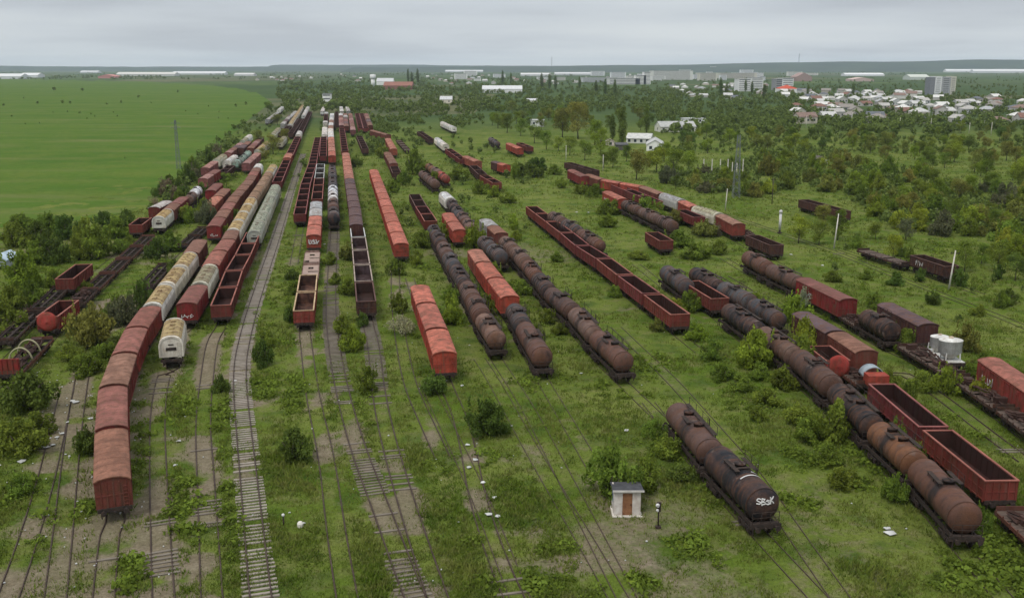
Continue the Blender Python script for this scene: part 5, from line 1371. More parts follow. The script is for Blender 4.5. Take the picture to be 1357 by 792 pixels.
def blades(name, x, y, r, h, nb, wf, spread):
    n = len(x); z = ground_z(x, y)
    c = np.stack([x, y, z], 1)[:, None, :] + np.concatenate([r.normal(0, spread, (n, nb, 2)), np.zeros((n, nb, 1))], 2)
    a = r.uniform(0, 6.283, (n, nb)); lean = r.normal(0, .45, (n, nb, 2)); hh = h[:, None] * r.uniform(.5, 1.2, (n, nb)); w = hh * wf
    s = np.stack([np.cos(a), np.sin(a), np.zeros_like(a)], -1) * w[..., None]
    tip = c + np.concatenate([lean * hh[..., None], hh[..., None]], 2)
    V = np.stack([c - s, c + s, tip], 2).reshape(-1, 3, 3); V[:, :2, 2] -= .03
    return npmesh(name, V, M_GRASS)
x, y, px, py, r = scatter(170000, 5)
k = ~inside_edge(px, py); x, y = x[k], y[k]
td = tsdist(x, y); bn = bare_at(x, y); pn = vnoise(x, y, 6.0, 21) * .6 + vnoise(x, y, 1.8, 22) * .4
keep = (r.random(len(x)) > bn * 1.05) & (r.random(len(x)) < .25 + 1.1 * sstep(.25, .7, pn)) & ((td > .5) | (r.random(len(x)) < .35))
x, y, pn, td = x[keep], y[keep], pn[keep], td[keep]
h = (.16 + .42 * pn ** 1.5) * np.where(td < 1.4, .6, 1) * (1 + np.clip((y - 120) / 260, 0, .8))
tag(obj('grass', blades('grass', x, y, r, h, 4, .20, .20)), 'green grass overgrowing the rail yard between the tracks', 'grass', kind='stuff')

# knee-high weeds in drifts along the rows
x, y, px, py, r = scatter(17000, 6, 215)
k = ~inside_edge(px, py); x, y = x[k], y[k]
wn = vnoise(x, y, 11.0, 31) * .55 + vnoise(x, y, 3.5, 32) * .45; td = tsdist(x, y); bn = bare_at(x, y)
keep = (wn > .53) & (td > 1.2) & (bn < .5); x, y, wn = x[keep], y[keep], wn[keep]
n = len(x); m = 34; s = r.uniform(.25, .8, n) * (.6 + sstep(.5, .7, wn))
d = r.normal(size=(n, m, 3)); d /= np.linalg.norm(d, axis=2, keepdims=True); d[..., 2] = np.abs(d[..., 2])
c = np.stack([x, y, ground_z(x, y)], 1)[:, None, :] + d * s[:, None, None] * np.array((1, 1, .75)) * r.uniform(.4, 1, (n, m, 1))
nr = d * .7 + r.normal(size=(n, m, 3)) * .5; nr /= np.linalg.norm(nr, axis=2, keepdims=True)
wm = npmesh('weeds', leafquads(c.reshape(-1, 3), nr.reshape(-1, 3), (s[:, None] * r.uniform(.13, .27, (n, m))).ravel(), r), M_LEAF)
wo = tag(obj('weeds', wm, None, (.125, .178, .028)), 'leafy weeds in drifts over the yard', 'weeds', kind='stuff')

# pale litter, mostly at the front left
r = np.random.default_rng(8); b = MB()
def scrap(px, py, s):
    x, y = G(px, py); z = float(ground_z(np.array([x]), np.array([y]))[0]) + .12; a = r.uniform(0, 6.28); n = 5; vs = []
    for i in range(n):
        t = a + 2 * PI * i / n; q = s * r.uniform(.5, 1.1); vs.append((x + q * math.cos(t), y + q * math.sin(t), z + r.uniform(-.03, .22) * s))
    vs.append((x, y, z + .28 * s)); vs2 = [(p[0], p[1], p[2] - .05) for p in vs[:n]]
    b.add(vs + vs2, [(i, (i + 1) % n, n) for i in range(n)] + [(i, n + 1 + i, n + 1 + (i + 1) % n, (i + 1) % n) for i in range(n)])
for px, py, s in [(48, 582, .45), (60, 593, .5), (70, 590, .4), (100, 533, .45), (96, 532, .4), (113, 478, .35), (110, 482, .3), (116, 470, .3), (120, 555, .35), (75, 580, .3), (82, 575, .3), (52, 530, .35), (34, 530, .4), (30, 612, .45), (237, 585, .35), (232, 617, .3), (172, 530, .25), (57, 470, .4), (52, 494, .35), (40, 500, .5), (20, 503, .4), (92, 605, .2),
                  (170, 535, .25), (90, 560, .25), (830, 570, .35), (1180, 706, .6), (1175, 700, .4), (620, 590, .3), (630, 610, .35), (622, 620, .3), (640, 640, .3), (655, 660, .35), (660, 685, .4), (648, 682, .4), (590, 505, .3), (612, 512, .3), (770, 495, .25), (400, 694, .35), (312, 505, .25), (1090, 352, .4), (1048, 338, .4), (780, 282, .45), (764, 281, .4), (430, 324, .35), (192, 335, .5)]: scrap(px, py, s)
for _ in range(260):
    px, py = (r.normal(110, 70), r.normal(560, 80)) if r.random() < .5 else (r.uniform(0, 1350), r.uniform(330, 780))
    if py > 300: scrap(px, py, r.uniform(.05, .13))
tag(obj('litter', b.mesh('litter', M_LITTER)), 'pale scraps of litter and stones strewn in the grass', 'litter', kind='stuff')

# the far woods and hedges that read as one mass
r = np.random.default_rng(77)
pts = []
def wood(n, x0, x1, y0, y1, h0, h1, cl=.5, seed=3):
    k = 0
    while k < n:
        px = r.uniform(x0, x1, 4000); py = y0 + (y1 - y0) * r.random(4000) ** 1.0
        x = np.array([G(a, b) for a, b in zip(px, py)])
        m = vnoise(px, py * 6, 26, seed) * .6 + vnoise(px, py * 6, 9, seed + 1) * .4 > cl
        if y0 >= 139: m &= np.array([x0 < 600 or inpoly(a, b, SCRUB) or b < 204 for a, b in zip(px, py)]) & np.array([clear(q[0], q[1], 2.0) for q in x])
        if x0 < 360: m &= ~((px < 366) & (py > 106))
        for (X_, Y_) in x[m][:n - k]: pts.append((X_, Y_, r.uniform(h0, h1)))
        k += m.sum()
wood(900, -120, 1480, 92, 100, 6, 10, .50)
wood(900, -120, 760, 99, 122, 5, 9, .45)
wood(420, 760, 1480, 102, 118, 4, 7, .50)
wood(1300, 440, 900, 117, 150, 3.5, 7, .36)
wood(240, 470, 640, 148, 172, 2, 4.5, .45)
wood(300, 425, 560, 139, 205, 1.2, 3.2, .5)
wood(420, -120, 330, 100.5, 105.8, 4, 8, .44)
wood(420, 890, 1480, 116, 134, 3.5, 6, .46)
wood(700, 870, 1085, 118, 166, 3.5, 6.5, .36)
wood(420, 1070, 1400, 126, 164, 3.5, 6.5, .3)
BELT = [(196, 288), (232, 248), (262, 210), (312, 168), (350, 146), (392, 138), (385, 150), (352, 176), (312, 196), (280, 222), (244, 258)]
for _ in range(900):
    a_, b_ = r.uniform(196, 392), r.uniform(138, 288)
    if inpoly(a_, b_, BELT):
        q_ = G(a_, b_)
        if clear(q_[0], q_[1], 2.2): pts.append((q_[0], q_[1], r.uniform(1.5, 4.2)))
wood(560, 890, 1480, 160, 180, 3.5, 6.5, .40)
wood(2200, 860, 1480, 172, 310, 1.0, 2.8, .47)
wood(260, 366, 470, 112, 150, 4, 8, .35)
for ap, kind, x_, y_, w_, h_, tone, mode in LEFTOVER: pts.append((x_, y_, h_))
P = np.array(pts); n = len(P); m = 46
d = r.normal(size=(n, m, 3)); d /= np.linalg.norm(d, axis=2, keepdims=True)
hh = P[:, 2]; c = np.stack([P[:, 0], P[:, 1], hh * .55], 1)[:, None, :] + d * (hh[:, None, None] * np.array((.42, .42, .46))) * r.uniform(.5, 1.05, (n, m, 1))
nr = d + r.normal(size=(n, m, 3)) * .4; nr /= np.linalg.norm(nr, axis=2, keepdims=True)
V = leafquads(c.reshape(-1, 3), nr.reshape(-1, 3), (hh[:, None] * r.uniform(.09, .2, (n, m))).ravel(), r, .8); V[..., 2] = np.maximum(V[..., 2], 0)
tag(obj('woodland', npmesh('woodland', V, M_LEAF), None, (.108, .150, .040)), 'dark far woods and hedges spread over the plain', 'woodland', kind='stuff')
# ------------------------------------------------------------------ buildings
def metric(px, py):
    x, y = G(px, py); return x, y, (y * math.cos(PITCH) + CAM_H * math.sin(PITCH)) / FPX
def win_me(w, h):
    b = MB(); b.box(-w / 2, w / 2, -.06, .05, -h / 2, h / 2); return b.mesh('window', M_GLASS)
WIN = win_me(1.3, 1.4); BAND = win_me(1, 1.3)
def block(name, label, cat, px0, px1, base, top, wall, roofc, roof='flat', depth=12, win=0, group=None, rz=None, winmode='band', dist_fix=None, over=.3):
    """a building whose front foot runs from px0 to px1 at row base and whose top reaches row top"""
    x, y, m = metric((px0 + px1) / 2, base); w = (px1 - px0) * m; h = (base - top) * m
    return building(name, label, cat, x, y + depth / 2, w, depth, h, wall, roofc, roof, win, group, rz or 0, winmode, over)
def building(name, label, cat, x, y, w, d, h, wall, roofc, roof='flat', win=0, group=None, rz=0, winmode='win', over=.3):
    r = obj(name, None, loc=(x, y, -.05), rz=rz); tag(r, label, cat, group)
    rise = 0 if roof == 'flat' else (min(w, d) * .28 if roof in ('gable', 'hip') else .8)
    rise = min(rise, h * .48); hw = h - (rise if roof != 'flat' else .3)
    b = MB(); b.box(-w / 2, w / 2, -d / 2, d / 2, 0, hw)
    if roof == 'gable':
        if w >= d:
            for s in (-1, 1): b.add([(s * w / 2, -d / 2, hw), (s * w / 2, d / 2, hw), (s * w / 2, 0, hw + rise - .05)], [(0, 1, 2)])
        else:
            for s in (-1, 1): b.add([(-w / 2, s * d / 2, hw), (w / 2, s * d / 2, hw), (0, s * d / 2, hw + rise - .05)], [(0, 1, 2)])
    obj('wall', b.mesh('wall', M_PLASTER), r, wall)
    q = MB(); W, D = w / 2 + over, d / 2 + over
    if roof == 'flat':
        q.box(-W, W, -D, D, hw + .003, hw + .3)
    elif roof == 'gable' and w >= d:
        q.prof([(-D, hw - .12), (0, hw + rise), (D, hw - .12), (D, hw + .1), (0, hw + rise + .22), (-D, hw + .1)], -W, W)
    elif roof == 'gable':
        k = MB().prof([(-W, hw - .12), (0, hw + rise), (W, hw - .12), (W, hw + .1), (0, hw + rise + .22), (-W, hw + .1)], -D, D)
        q.add([(yy, xx, z) for xx, yy, z in k.v], k.f)
    elif roof == 'hip':
        L = max(0, max(w, d) / 2 - min(w, d) / 2)
        a = [(-L, 0), (L, 0)] if w >= d else [(0, -L), (0, L)]
        vs = [(-W, -D, hw), (W, -D, hw), (W, D, hw), (-W, D, hw), (*a[0], hw + rise), (*a[1], hw + rise)]
        q.add(vs, [(0, 1, 5, 4), (1, 2, 5), (2, 3, 4, 5), (3, 0, 4)] if w >= d else [(0, 1, 4), (1, 2, 5, 4), (2, 3, 5), (3, 0, 4, 5)])
    elif roof == 'shed':
        k = MB().prof([(-D, hw + .003), (D, hw + .003), (D, hw + rise), (-D, hw + .2)], -W, W); q.add(k.v, k.f)
    obj('roof', q.mesh('roof', M_TILE), r, roofc)
    if win:
        floors = max(1, int(hw / 2.9))
        for f in range(floors):
            z = (f + .55) * hw / floors
            if winmode == 'band':
                for s in (-1, 1): obj('window', BAND, r, None, (0, s * d / 2, z), 0, (w * .86, 1, min(.8, hw / floors * .26)))
            else:
                nn = max(1, min(win, int(w / 3)))
                for i in range(nn): obj('window', WIN, r, None, ((i + .5) / nn * w - w / 2, -d / 2, z))
        if winmode == 'win':
            for s in (-1, 1): obj('window', WIN, r, None, (s * w / 2, 0, hw * .55), PI / 2)
    return r

WHT, CRM, GRY, TILE, SLATE, SHEET = (.80, .80, .77), (.66, .61, .50), (.40, .41, .42), (.33, .12, .075), (.16, .17, .175), (.52, .53, .54)
# --- the ones the photograph shows clearly
x, y, m = metric(434, 138)
t = building('signal_tower', 'white signal box tower at the head of the central wagon rows', 'tower', x, y, 10.5 * m, 8, 14 * m, WHT, SLATE, 'flat', 3, None, 0, 'band', .6)
x, y, m = metric(494.5, 115)
t = obj('water_tower', None, loc=(x, y, 0)); tag(t, 'white water tower with a wider tank head beside brick works', 'tower')
h = 16 * m; w = 7 * m
obj('shaft', MB().revz([(w * .42, 0), (w * .38, h * .62)], 0, 0, 20).mesh('shaft', M_PLASTER), t, WHT)
obj('tank_head', MB().revz([(w * .40, h * .6), (w * .56, h * .70), (w * .56, h * .97), (.1, h)], 0, 0, 20).mesh('tank_head', M_PLASTER), t, (.74, .74, .73))
block('brick_works', 'long red brick works building beside the white water tower', 'building', 508, 546, 119, 109, (.26, .13, .10), (.27, .13, .10), 'gable', 40, 0)
block('white_annex', 'white annex between water tower and brick works', 'building', 499, 521, 113, 104, WHT, SHEET, 'gable', 25, 0)
block('warehouse', 'long white warehouse left of the poplar row', 'building', 639, 692, 123, 114, (.74, .74, .73), (.60, .61, .62), 'gable', 30, 0)
block('pale_house', 'pale low building in the trees beyond the far wagons', 'building', 583, 599, 137, 128, CRM, SHEET, 'gable', 12, 2, None, None, 'win')
block('white_house', 'white cube house among trees behind the upper rust wagons', 'house', 703, 721, 168, 159, WHT, SHEET, 'flat', 9, 2, None, None, 'win')
block('depot_building', 'long pale depot building standing in the trees', 'building', 873, 921, 175, 162, (.66, .65, .58), (.40, .41, .40), 'gable', 14, 6, None, .12, 'win')
block('depot_annex', 'small pale annex behind the long depot building', 'building', 906, 934, 163, 157, WHT, SHEET, 'flat', 10, 2, None, .1, 'win')
block('school_building', 'white gabled block with dark windows, nearer of the school pair', 'building', 861, 883, 200, 186, WHT, (.46, .47, .46), 'gable', 20, 2, None, -.15, 'win')
block('school_building', 'low white wing with a pale roof behind the gabled block', 'building', 834, 866, 190, 178, (.62, .62, .58), (.52, .53, .51), 'gable', 11, 4, None, -.3, 'win')
block('small_house', 'small pinkish white house at the foot of the tall poplar', 'house', 804, 814, 193, 185, (.62, .54, .50), (.40, .34, .32), 'gable', 6, 1, None, 0, 'win')
block('shed', 'dark low shed beside the tall poplar', 'shed', 817, 832, 199, 190, (.12, .11, .10), (.10, .10, .105), 'shed', 6, 0)
block('white_cottage', 'tiny white cottage alone in the dense scrub', 'house', 1082, 1095, 217, 208, (.76, .76, .74), (.12, .10, .10), 'gable', 6, 1, None, .2, 'win')
block('blue_shed', 'pale blue roofed shed at the left edge among bushes', 'shed', -14, 9, 356, 338, (.40, .43, .46), (.42, .52, .60), 'gable', 5, 0)
block('gate_house', 'cream gate house in the tree belt right of the poplars', 'building', 698, 712, 136, 131, CRM, SHEET, 'gable', 10, 0)
# --- apartment blocks
for lab, a, b, base, top, wall, rf in [
 ('long white apartment block, leftmost of the far town blocks', 842, 856, 112, 100, (.74, .74, .72), SHEET),
 ('white slab block with a tall bright end in the town', 853, 862, 112, 96, (.78, .78, .77), SHEET),
 ('wide white apartment block with two storey window rows', 862, 918, 106, 94, (.68, .68, .64), SHEET),
 ('cream apartment block right of the wide white block', 926, 950, 107, 97, (.62, .60, .52), SHEET),
 ('long cream apartment block behind the poplars', 951, 1003, 104, 97, (.58, .56, .49), SHEET),
 ('tall white block with balconies behind two poplars', 978, 995, 121, 105, (.76, .76, .75), SHEET),
 ('tall white block stepped back to the right of its twin', 995, 1011, 119, 103, (.72, .72, .70), SHEET),
 ('dark and white striped block beside the red roof', 1028, 1036, 120, 105, (.30, .30, .31), SHEET),
 ('bright white block behind the red roof', 1036, 1051, 118, 104, (.74, .74, .73), SHEET),
 ('low pale works hall left of the apartment blocks', 805, 848, 112, 104, (.62, .62, .60), SHEET),
 ('low grey works hall before the wide white block', 770, 812, 109, 103, (.52, .53, .53), SHEET)]:
    block('apartment_block', lab, 'apartment block', a, b, base, top, wall, rf, 'flat', 30, 1, 'apartment blocks of the far town', 0, 'band', None, .5)
block('red_roofed_hall', 'hall under a bright red hip roof in the town', 'hall', 1034, 1057, 123, 113, WHT, (.50, .10, .06), 'hip', 30, 0)
x, y, m = metric(1245, 126)
t = obj('tower_block', None, loc=(x, y, 0)); tag(t, 'tall tower block with white and grey slabs rising over the houses', 'tower block')
H = 24 * m
for i, (a, b, hh, c) in enumerate([(-17, -11, .96, (.22, .23, .25)), (-11, -2, 1, (.70, .71, .71)), (-2, 10, .97, (.36, .37, .38)), (10, 17, 1.0, (.58, .56, .48))]):
    q = MB(); q.box(a * m, b * m - .02, -9 + i * .4, 9, 0, H * hh); s = obj('slab', q.mesh('slab', M_PLASTER), t, c)
    if i in (1, 2, 3):
        for f in range(9): obj('window', BAND, s, None, ((a + b) / 2 * m, -9 + i * .4, H * hh * (f + .6) / 9.6), 0, ((b - a) * m * .6, 1, .5))
# --- houses of the town, a loose grid
hr = random.Random(41); HN = defaultdict(int)
WALLS = [((.64, .63, .60), 'white'), ((.52, .48, .40), 'cream'), ((.42, .38, .34), 'sandy'), ((.50, .50, .49), 'pale grey'), ((.48, .46, .43), 'dull')]
ROOFS = [((.21, .12, .095), 'red roof'), ((.26, .24, .22), 'greyish roof'), ((.42, .41, .39), 'grey roof'), ((.60, .60, .58), 'whitish roof'), ((.50, .50, .49), 'pale roof'), ((.14, .15, .17), 'dark roof'), ((.23, .165, .14), 'brown roof'), ((.62, .62, .60), 'white sheet roof'), ((.38, .39, .40), 'grey roof')]
def town(n, x0, x1, y0, y1, area, wpx=None, gap=1.0):
    done = []; k = tries = 0
    while k < n and tries < 4000:
        tries += 1; px, py = hr.uniform(x0, x1), hr.uniform(y0, y1); x, y, m = metric(px, py)
        w = hr.uniform(8, 14); d = hr.uniform(8, 11); h = hr.uniform(4.6, 7.5)
        if any(abs(x - a) < (w + c) * .5 * gap and abs(y - b) < 16 * gap for a, b, c in done): continue
        done.append((x, y, w)); k += 1; wl, rf = hr.choice(WALLS), hr.choice(ROOFS)
        building('town_house', f'{wl[1]} house with a {rf[1]} {area}', 'house', x, y, w, d, h, wl[0], rf[0], hr.choice(('hip', 'gable', 'gable')), 3 if y < 1100 else 0, f'{wl[1]} houses with {rf[1]}s {area}', hr.uniform(-.4, .4))
town(66, 1040, 1372, 132, 165, 'in the far right quarter')
town(40, 1060, 1225, 122, 138, 'behind the far right quarter')
town(34, 880, 1075, 112, 132, 'below the apartment blocks')
town(52, 560, 850, 97, 112, 'on the plain left of the apartment blocks')
town(16, 340, 500, 98, 108, 'on the far plain above the central rows')
for i in range(34):
    px, py = hr.uniform(600, 1090), hr.uniform(94.5, 108); x, y, m = metric(px, py); c = hr.choice([(.80, .80, .78), (.72, .70, .64), (.66, .64, .58), (.76, .77, .78)])
    building('apartment_block', 'pale block among the others spread along the far town skyline', 'apartment block', x, y, hr.uniform(6, 22) * m, 16, hr.uniform(3.0, 7.5) * m, c, SHEET, 'flat', 1, 'pale blocks of the town skyline', 0, 'band', .4)
def sheds(lst):
    for lab, a, b, base, top, c in lst: block('factory_shed', lab, 'factory', a, b, base, top, c, tuple(min(.8, v * 1.05) for v in c), 'gable', 60, 0, 'factory sheds along the horizon')
sheds([('white factory shed at the left end of the horizon', -20, 28, 105, 98, (.62, .63, .64)), ('white factory shed second from the left horizon end', 26, 50, 103, 97, (.66, .67, .68)),
       ('low white shed left of the red roofed one', 106, 130, 97, 94, (.60, .61, .62)), ('red roofed factory shed on the left horizon', 130, 152, 104, 99, (.50, .22, .20)), ('long pale shed right of the red roofed one', 154, 232, 101, 96, (.58, .57, .54)),
       ('bright white shed left of the central gap', 228, 298, 99, 95, (.66, .67, .68)), ('small pale shed above the wagon rows', 310, 336, 101, 97, (.56, .56, .55)), ('far white shed on the right horizon hillside', 1120, 1172, 101, 97, (.70, .71, .72)),
       ('low tan roofed shed under the right hillside', 1130, 1158, 108, 103, (.55, .42, .38)), ('pale blue shed left of the tower block', 1206, 1232, 106, 99, (.52, .55, .50)), ('long white shed at the far right horizon', 1254, 1300, 96, 92, (.68, .69, .70)),
       ('longest white shed at the far right horizon', 1290, 1372, 97, 92, (.66, .67, .68)), ('white hall on the horizon above brick works', 520, 560, 92, 88.5, (.70, .71, .72)), ('brown works hall right of the red roof', 1055, 1076, 108, 97, (.34, .24, .22)),
       ('white hall in the middle of the far plain', 590, 640, 96, 93, (.60, .61, .62)), ('grey hall behind the poplar row', 735, 800, 100, 96, (.55, .56, .57)), ('pale hall left of the wide white block', 690, 730, 101, 97, (.60, .60, .60))])

# houses and blocks that share a look are told apart by their order across the view
dup = defaultdict(list)
for o in bpy.data.objects:
    if o.get('category') in ('house', 'apartment block'): dup[o['label']].append(o)
for lab, os_ in dup.items():
    if len(os_) > 1:
        for i, o in enumerate(sorted(os_, key=lambda q: PX(*q.location[:2])[0])):
            t = lab + (', leftmost' if i == 0 else f', {ORD[i]} from left')
            o['label'] = t if len(t.split()) <= 16 else t.replace(' the ', ' ').replace(' a ', ' ')

# ------------------------------------------------------------------ the hut, posts, poles and masts
x, y, m = metric(831, 683)
hut = obj('hut', None, loc=(x, y + 1.1, 0)); tag(hut, 'small whitewashed hut with a brown door and grey felt roof in front', 'hut')
w = 1.12; b = MB()
b.box(-w, -.42, -1.1, -.98, -.1, 2.3); b.box(.42, w, -1.1, -.98, -.1, 2.3); b.box(-.42, .42, -1.1, -.98, 2.05, 2.3)
b.box(-w, w, .98, 1.1, -.1, 2.05); b.box(w - .12, w, -.98, .98, -.1, 2.1)
b.box(-w, -w + .12, -.98, -.3, -.1, 2.15); b.box(-w, -w + .12, .35, .98, -.1, 2.15); b.box(-w, -w + .12, -.3, .35, -.1, .95); b.box(-w, -w + .12, -.3, .35, 1.7, 2.15)
obj('wall', b.mesh('wall', plain('flaking_whitewash', (.62, .58, .53), (.40, .33, .28), 1.6)), hut)
b = MB(); b.add([(-w - .14, -1.35, 2.42), (w + .22, -1.35, 2.42), (w + .22, 1.25, 2.06), (-w - .14, 1.25, 2.06), (-w - .14, -1.35, 2.31), (w + .22, -1.35, 2.31), (w + .22, 1.25, 1.95), (-w - .14, 1.25, 1.95)],
              [(0, 1, 2, 3), (7, 6, 5, 4), (0, 4, 5, 1), (1, 5, 6, 2), (2, 6, 7, 3), (3, 7, 4, 0)])
rf = obj('roof', b.mesh('roof', plain('roof_felt', (.045, .045, .05), (.085, .085, .09), 2.0)), hut)
b = MB(); b.box(-w - .16, w + .24, -1.39, -1.352, 2.28, 2.44); obj('fascia', b.mesh('fascia', M_PATCH), rf, (.62, .60, .56))
b = MB(); b.box(-.41, .41, -1.05, -1.0, -.02, 2.04)
for xx in (-.26, 0, .26): b.box(xx - .012, xx + .012, -1.062, -1.051, 0, 2.0)
b.box(-.38, .38, -1.075, -1.063, .3, .4); b.box(-.38, .38, -1.075, -1.063, 1.55, 1.65)
dr = obj('door', b.mesh('door', plain('rusty_door', (.30, .15, .075), (.17, .075, .04), 2.4)), hut)
b = MB(); b.box(.27, .33, -1.12, -1.08, .95, 1.1); obj('handle', b.mesh('handle', M_STEEL), dr)
b = MB(); b.box(-w + .03, -w + .08, -.3, .35, .95, 1.7); wn = obj('window', b.mesh('window', M_GLASS), hut)
b = MB(); b.box(-w - .03, -w + .05, -.34, -.28, .9, 1.75); b.box(-w - .03, -w + .05, .33, .39, .9, 1.75); b.box(-w - .03, -w + .05, -.28, .33, .9, .95); b.box(-w - .03, -w + .05, -.28, .33, 1.7, 1.75); b.box(-w - .02, -w + .04, -.02, .02, .95, 1.7)
obj('frame', b.mesh('frame', M_PATCH), wn, (.20, .24, .30))
b = MB(); b.box(-w - .15, w + .15, -1.35, 1.2, -.3, .04); obj('plinth', b.mesh('plinth', M_CONC), hut)

x, y, m = metric(872, 700)
s = obj('signal_lamp', None, loc=(x, y, 0)); tag(s, 'dark dwarf signal post with two white round lamps right of the hut', 'signal')
b = MB(); b.tube([(0, 0, -.1), (0, 0, 2.3)], .06, 8); b.box(-.22, .22, -.15, .15, -.1, .25); obj('post', b.mesh('post', M_STEEL), s)
b = MB(); b.box(-.16, .16, -.10, .10, 1.55, 2.35); hd = obj('head', b.mesh('head', M_STEEL), s)
for zz, rr_ in ((2.15, .17), (1.72, .12)):
    k = MB().revx([(0, .01), (.02, rr_), (.12, rr_ * .95), (.2, rr_ * .5)], 0, 14)
    q = MB(); q.add([(-.12 + zv * 0 + yv, -.10 - xv, zz + zv) for xv, yv, zv in k.v], k.f, True); obj('lamp', q.mesh('lamp', M_GRAF), hd)
for i, (px, py, lab) in enumerate([(376, 696, 'dark stub post with a white cap beside the bare track at the front'), (398, 697, 'low white marker stone right of the stub post at the front')]):
    x, y, m = metric(px, py)
    p = obj('marker_post', None, loc=(x, y, 0)); tag(p, lab, 'post')
    if i == 0:
        b = MB(); b.tube([(0, 0, -.1), (0, 0, .85)], .07, 8); obj('shaft', b.mesh('shaft', M_STEEL), p)
        b = MB(); b.revz([(.12, .85), (.13, 1.02), (.03, 1.1)], 0, 0, 10); obj('cap', b.mesh('cap', M_GRAF), p)
    else:
        b = MB(); b.revz([(.26, -.1), (.26, .28), (.16, .42), (.02, .45)], 0, 0, 8, False); obj('stone', b.mesh('stone', M_CONC), p)

def pole(px, base, top, lab, r0=.16, cross=True, mat=None, lean=0):
    x, y, m = metric(px, base); h = (base - top) * m
    p = obj('utility_pole', None, loc=(x, y, 0)); tag(p, lab, 'pole', 'poles standing in the yard')
    b = MB(); b.tube([(0, 0, -.2), (lean * h, 0, h)], r0, 8, r1=r0 * .62); obj('mast', b.mesh('mast', mat or M_CONC), p)
    if cross:
        b = MB(); b.bar((lean * h - .75, 0, h - .5), (lean * h + .75, 0, h - .5), .09)
        for xx in (-.65, 0, .65): b.tube([(lean * h + xx, 0, h - .45), (lean * h + xx, 0, h - .25)], .05, 6)
        obj('crossarm', b.mesh('crossarm', M_STEEL), p)
pole(1105, 329, 283, 'pale leaning concrete pole beside the long bare track', .17, lean=.06)
pole(1257, 384, 331, 'pale leaning concrete pole in front of the dark gondola pair', .17, lean=.07)
pole(961, 279, 250, 'thin pale pole behind the diagonal row of covered wagons', .15, lean=.05)
pole(750, 213, 193, 'thin pale pole left of the round topped trees', .15)
pole(799, 227, 205, 'thin pale pole in front of the bright trees', .15)
pole(1023, 270, 236, 'dark thin pole at the edge of the dense scrub', .13, mat=M_BARK)
x, y, m = metric(1033, 309)
p = obj('signal_mast', None, loc=(x, y, 0)); tag(p, 'thick white signal mast beside the long bare track', 'signal')
b = MB(); b.tube([(0, 0, .8), (0, 0, 4.6)], .30, 12); obj('mast', b.mesh('mast', M_GRAF), p)
b = MB(); b.tube([(0, 0, -.1), (0, 0, .82)], .22, 10); b.box(-.4, .4, -.4, .4, -.1, .25); obj('foot', b.mesh('foot', M_STEEL), p)
b = MB(); b.revz([(.36, 4.6), (.40, 5.1), (.25, 5.35), (.02, 5.4)], 0, 0, 12); obj('head', b.mesh('head', M_GRAF), p)
for i, (px, py) in enumerate([(1068, 170), (1128, 168), (1165, 166), (1192, 170), (1233, 172), (1272, 176), (1284, 177), (1313, 180), (1089, 160), (1105, 160)]):
    pole(px, py, py - hr.uniform(13, 19), f'pale lineside pole along the tree belt under the houses, {ORD[sorted([1068,1128,1165,1192,1233,1272,1284,1313,1089,1105]).index(px)]} from left', .18)

def lattice(px, base, top, wb, lab, name='lattice_mast', arms=True):
    x, y, m = metric(px, base); h = (base - top) * m; w = wb * m / 2
    p = obj(name, None, loc=(x, y, 0)); tag(p, lab, 'mast')
    b = MB(); n = 9; wt = w * .35; cs = [(-1, -1), (1, -1), (1, 1), (-1, 1)]; th = max(.07, .10 * m)
    ww = lambda t: w + (wt - w) * t
    for sx, sy in cs: b.bar((sx * w, sy * w, 0), (sx * wt, sy * wt, h), th)
    for i in range(n):
        t0, t1 = i / n, (i + 1) / n
        for (ax, ay), (bx, by) in zip(cs, cs[1:] + cs[:1]):
            b.bar((ax * ww(t0), ay * ww(t0), t0 * h), (bx * ww(t1), by * ww(t1), t1 * h), th * .7); b.bar((bx * ww(t0), by * ww(t0), t0 * h), (ax * ww(t1), ay * ww(t1), t1 * h), th * .7)
    obj('lattice', b.mesh('lattice', M_GALV), p)
    if arms:
        for z in (.84, .93):
            q = MB(); q.bar((-w * 2.6, 0, z * h), (w * 2.6, 0, z * h), th); q.bar((-w * 2.6, 0, z * h), (0, 0, (z + .04) * h), th * .7); q.bar((w * 2.6, 0, z * h), (0, 0, (z + .04) * h), th * .7)
            obj('crossarm', q.mesh('crossarm', M_GALV), p)
lattice(237, 224, 160, 5, 'tall grey lattice pylon at the edge of the meadow', 'lattice_pylon', True)
lattice(975, 262, 180, 9, 'grey lattice mast rising beside the row of bare posts', 'lattice_mast', False)
lattice(731, 96, 76, 1.6, 'slender far mast above the middle of the horizon', 'lattice_mast', False)
lattice(1058, 92, 72, 1.6, 'slender far mast on the right hand hills', 'lattice_mast', False)
# frame posts of a demolished shed
x0, y0, m = metric(932, 231); fr = obj('concrete_frame', None, loc=(x0, y0, 0)); tag(fr, 'row of bare concrete posts left from a ruined shed', 'ruin')
for i, (dx, hh) in enumerate([(0, 20), (11, 20), (22, 20), (32, 20), (38, 16), (44, 15), (52, 20)]):
    b = MB(); b.box(dx * m - .15, dx * m + .15, -.15, .15, -.1, hh * m); obj('post', b.mesh('post', M_CONC), fr)
for a, b_ in ():
    b = MB(); b.box(a * m - .2, b_ * m + .2, -.16, .16, 20 * m + .004, 20 * m + .35); obj('beam', b.mesh('beam', M_CONC), fr)

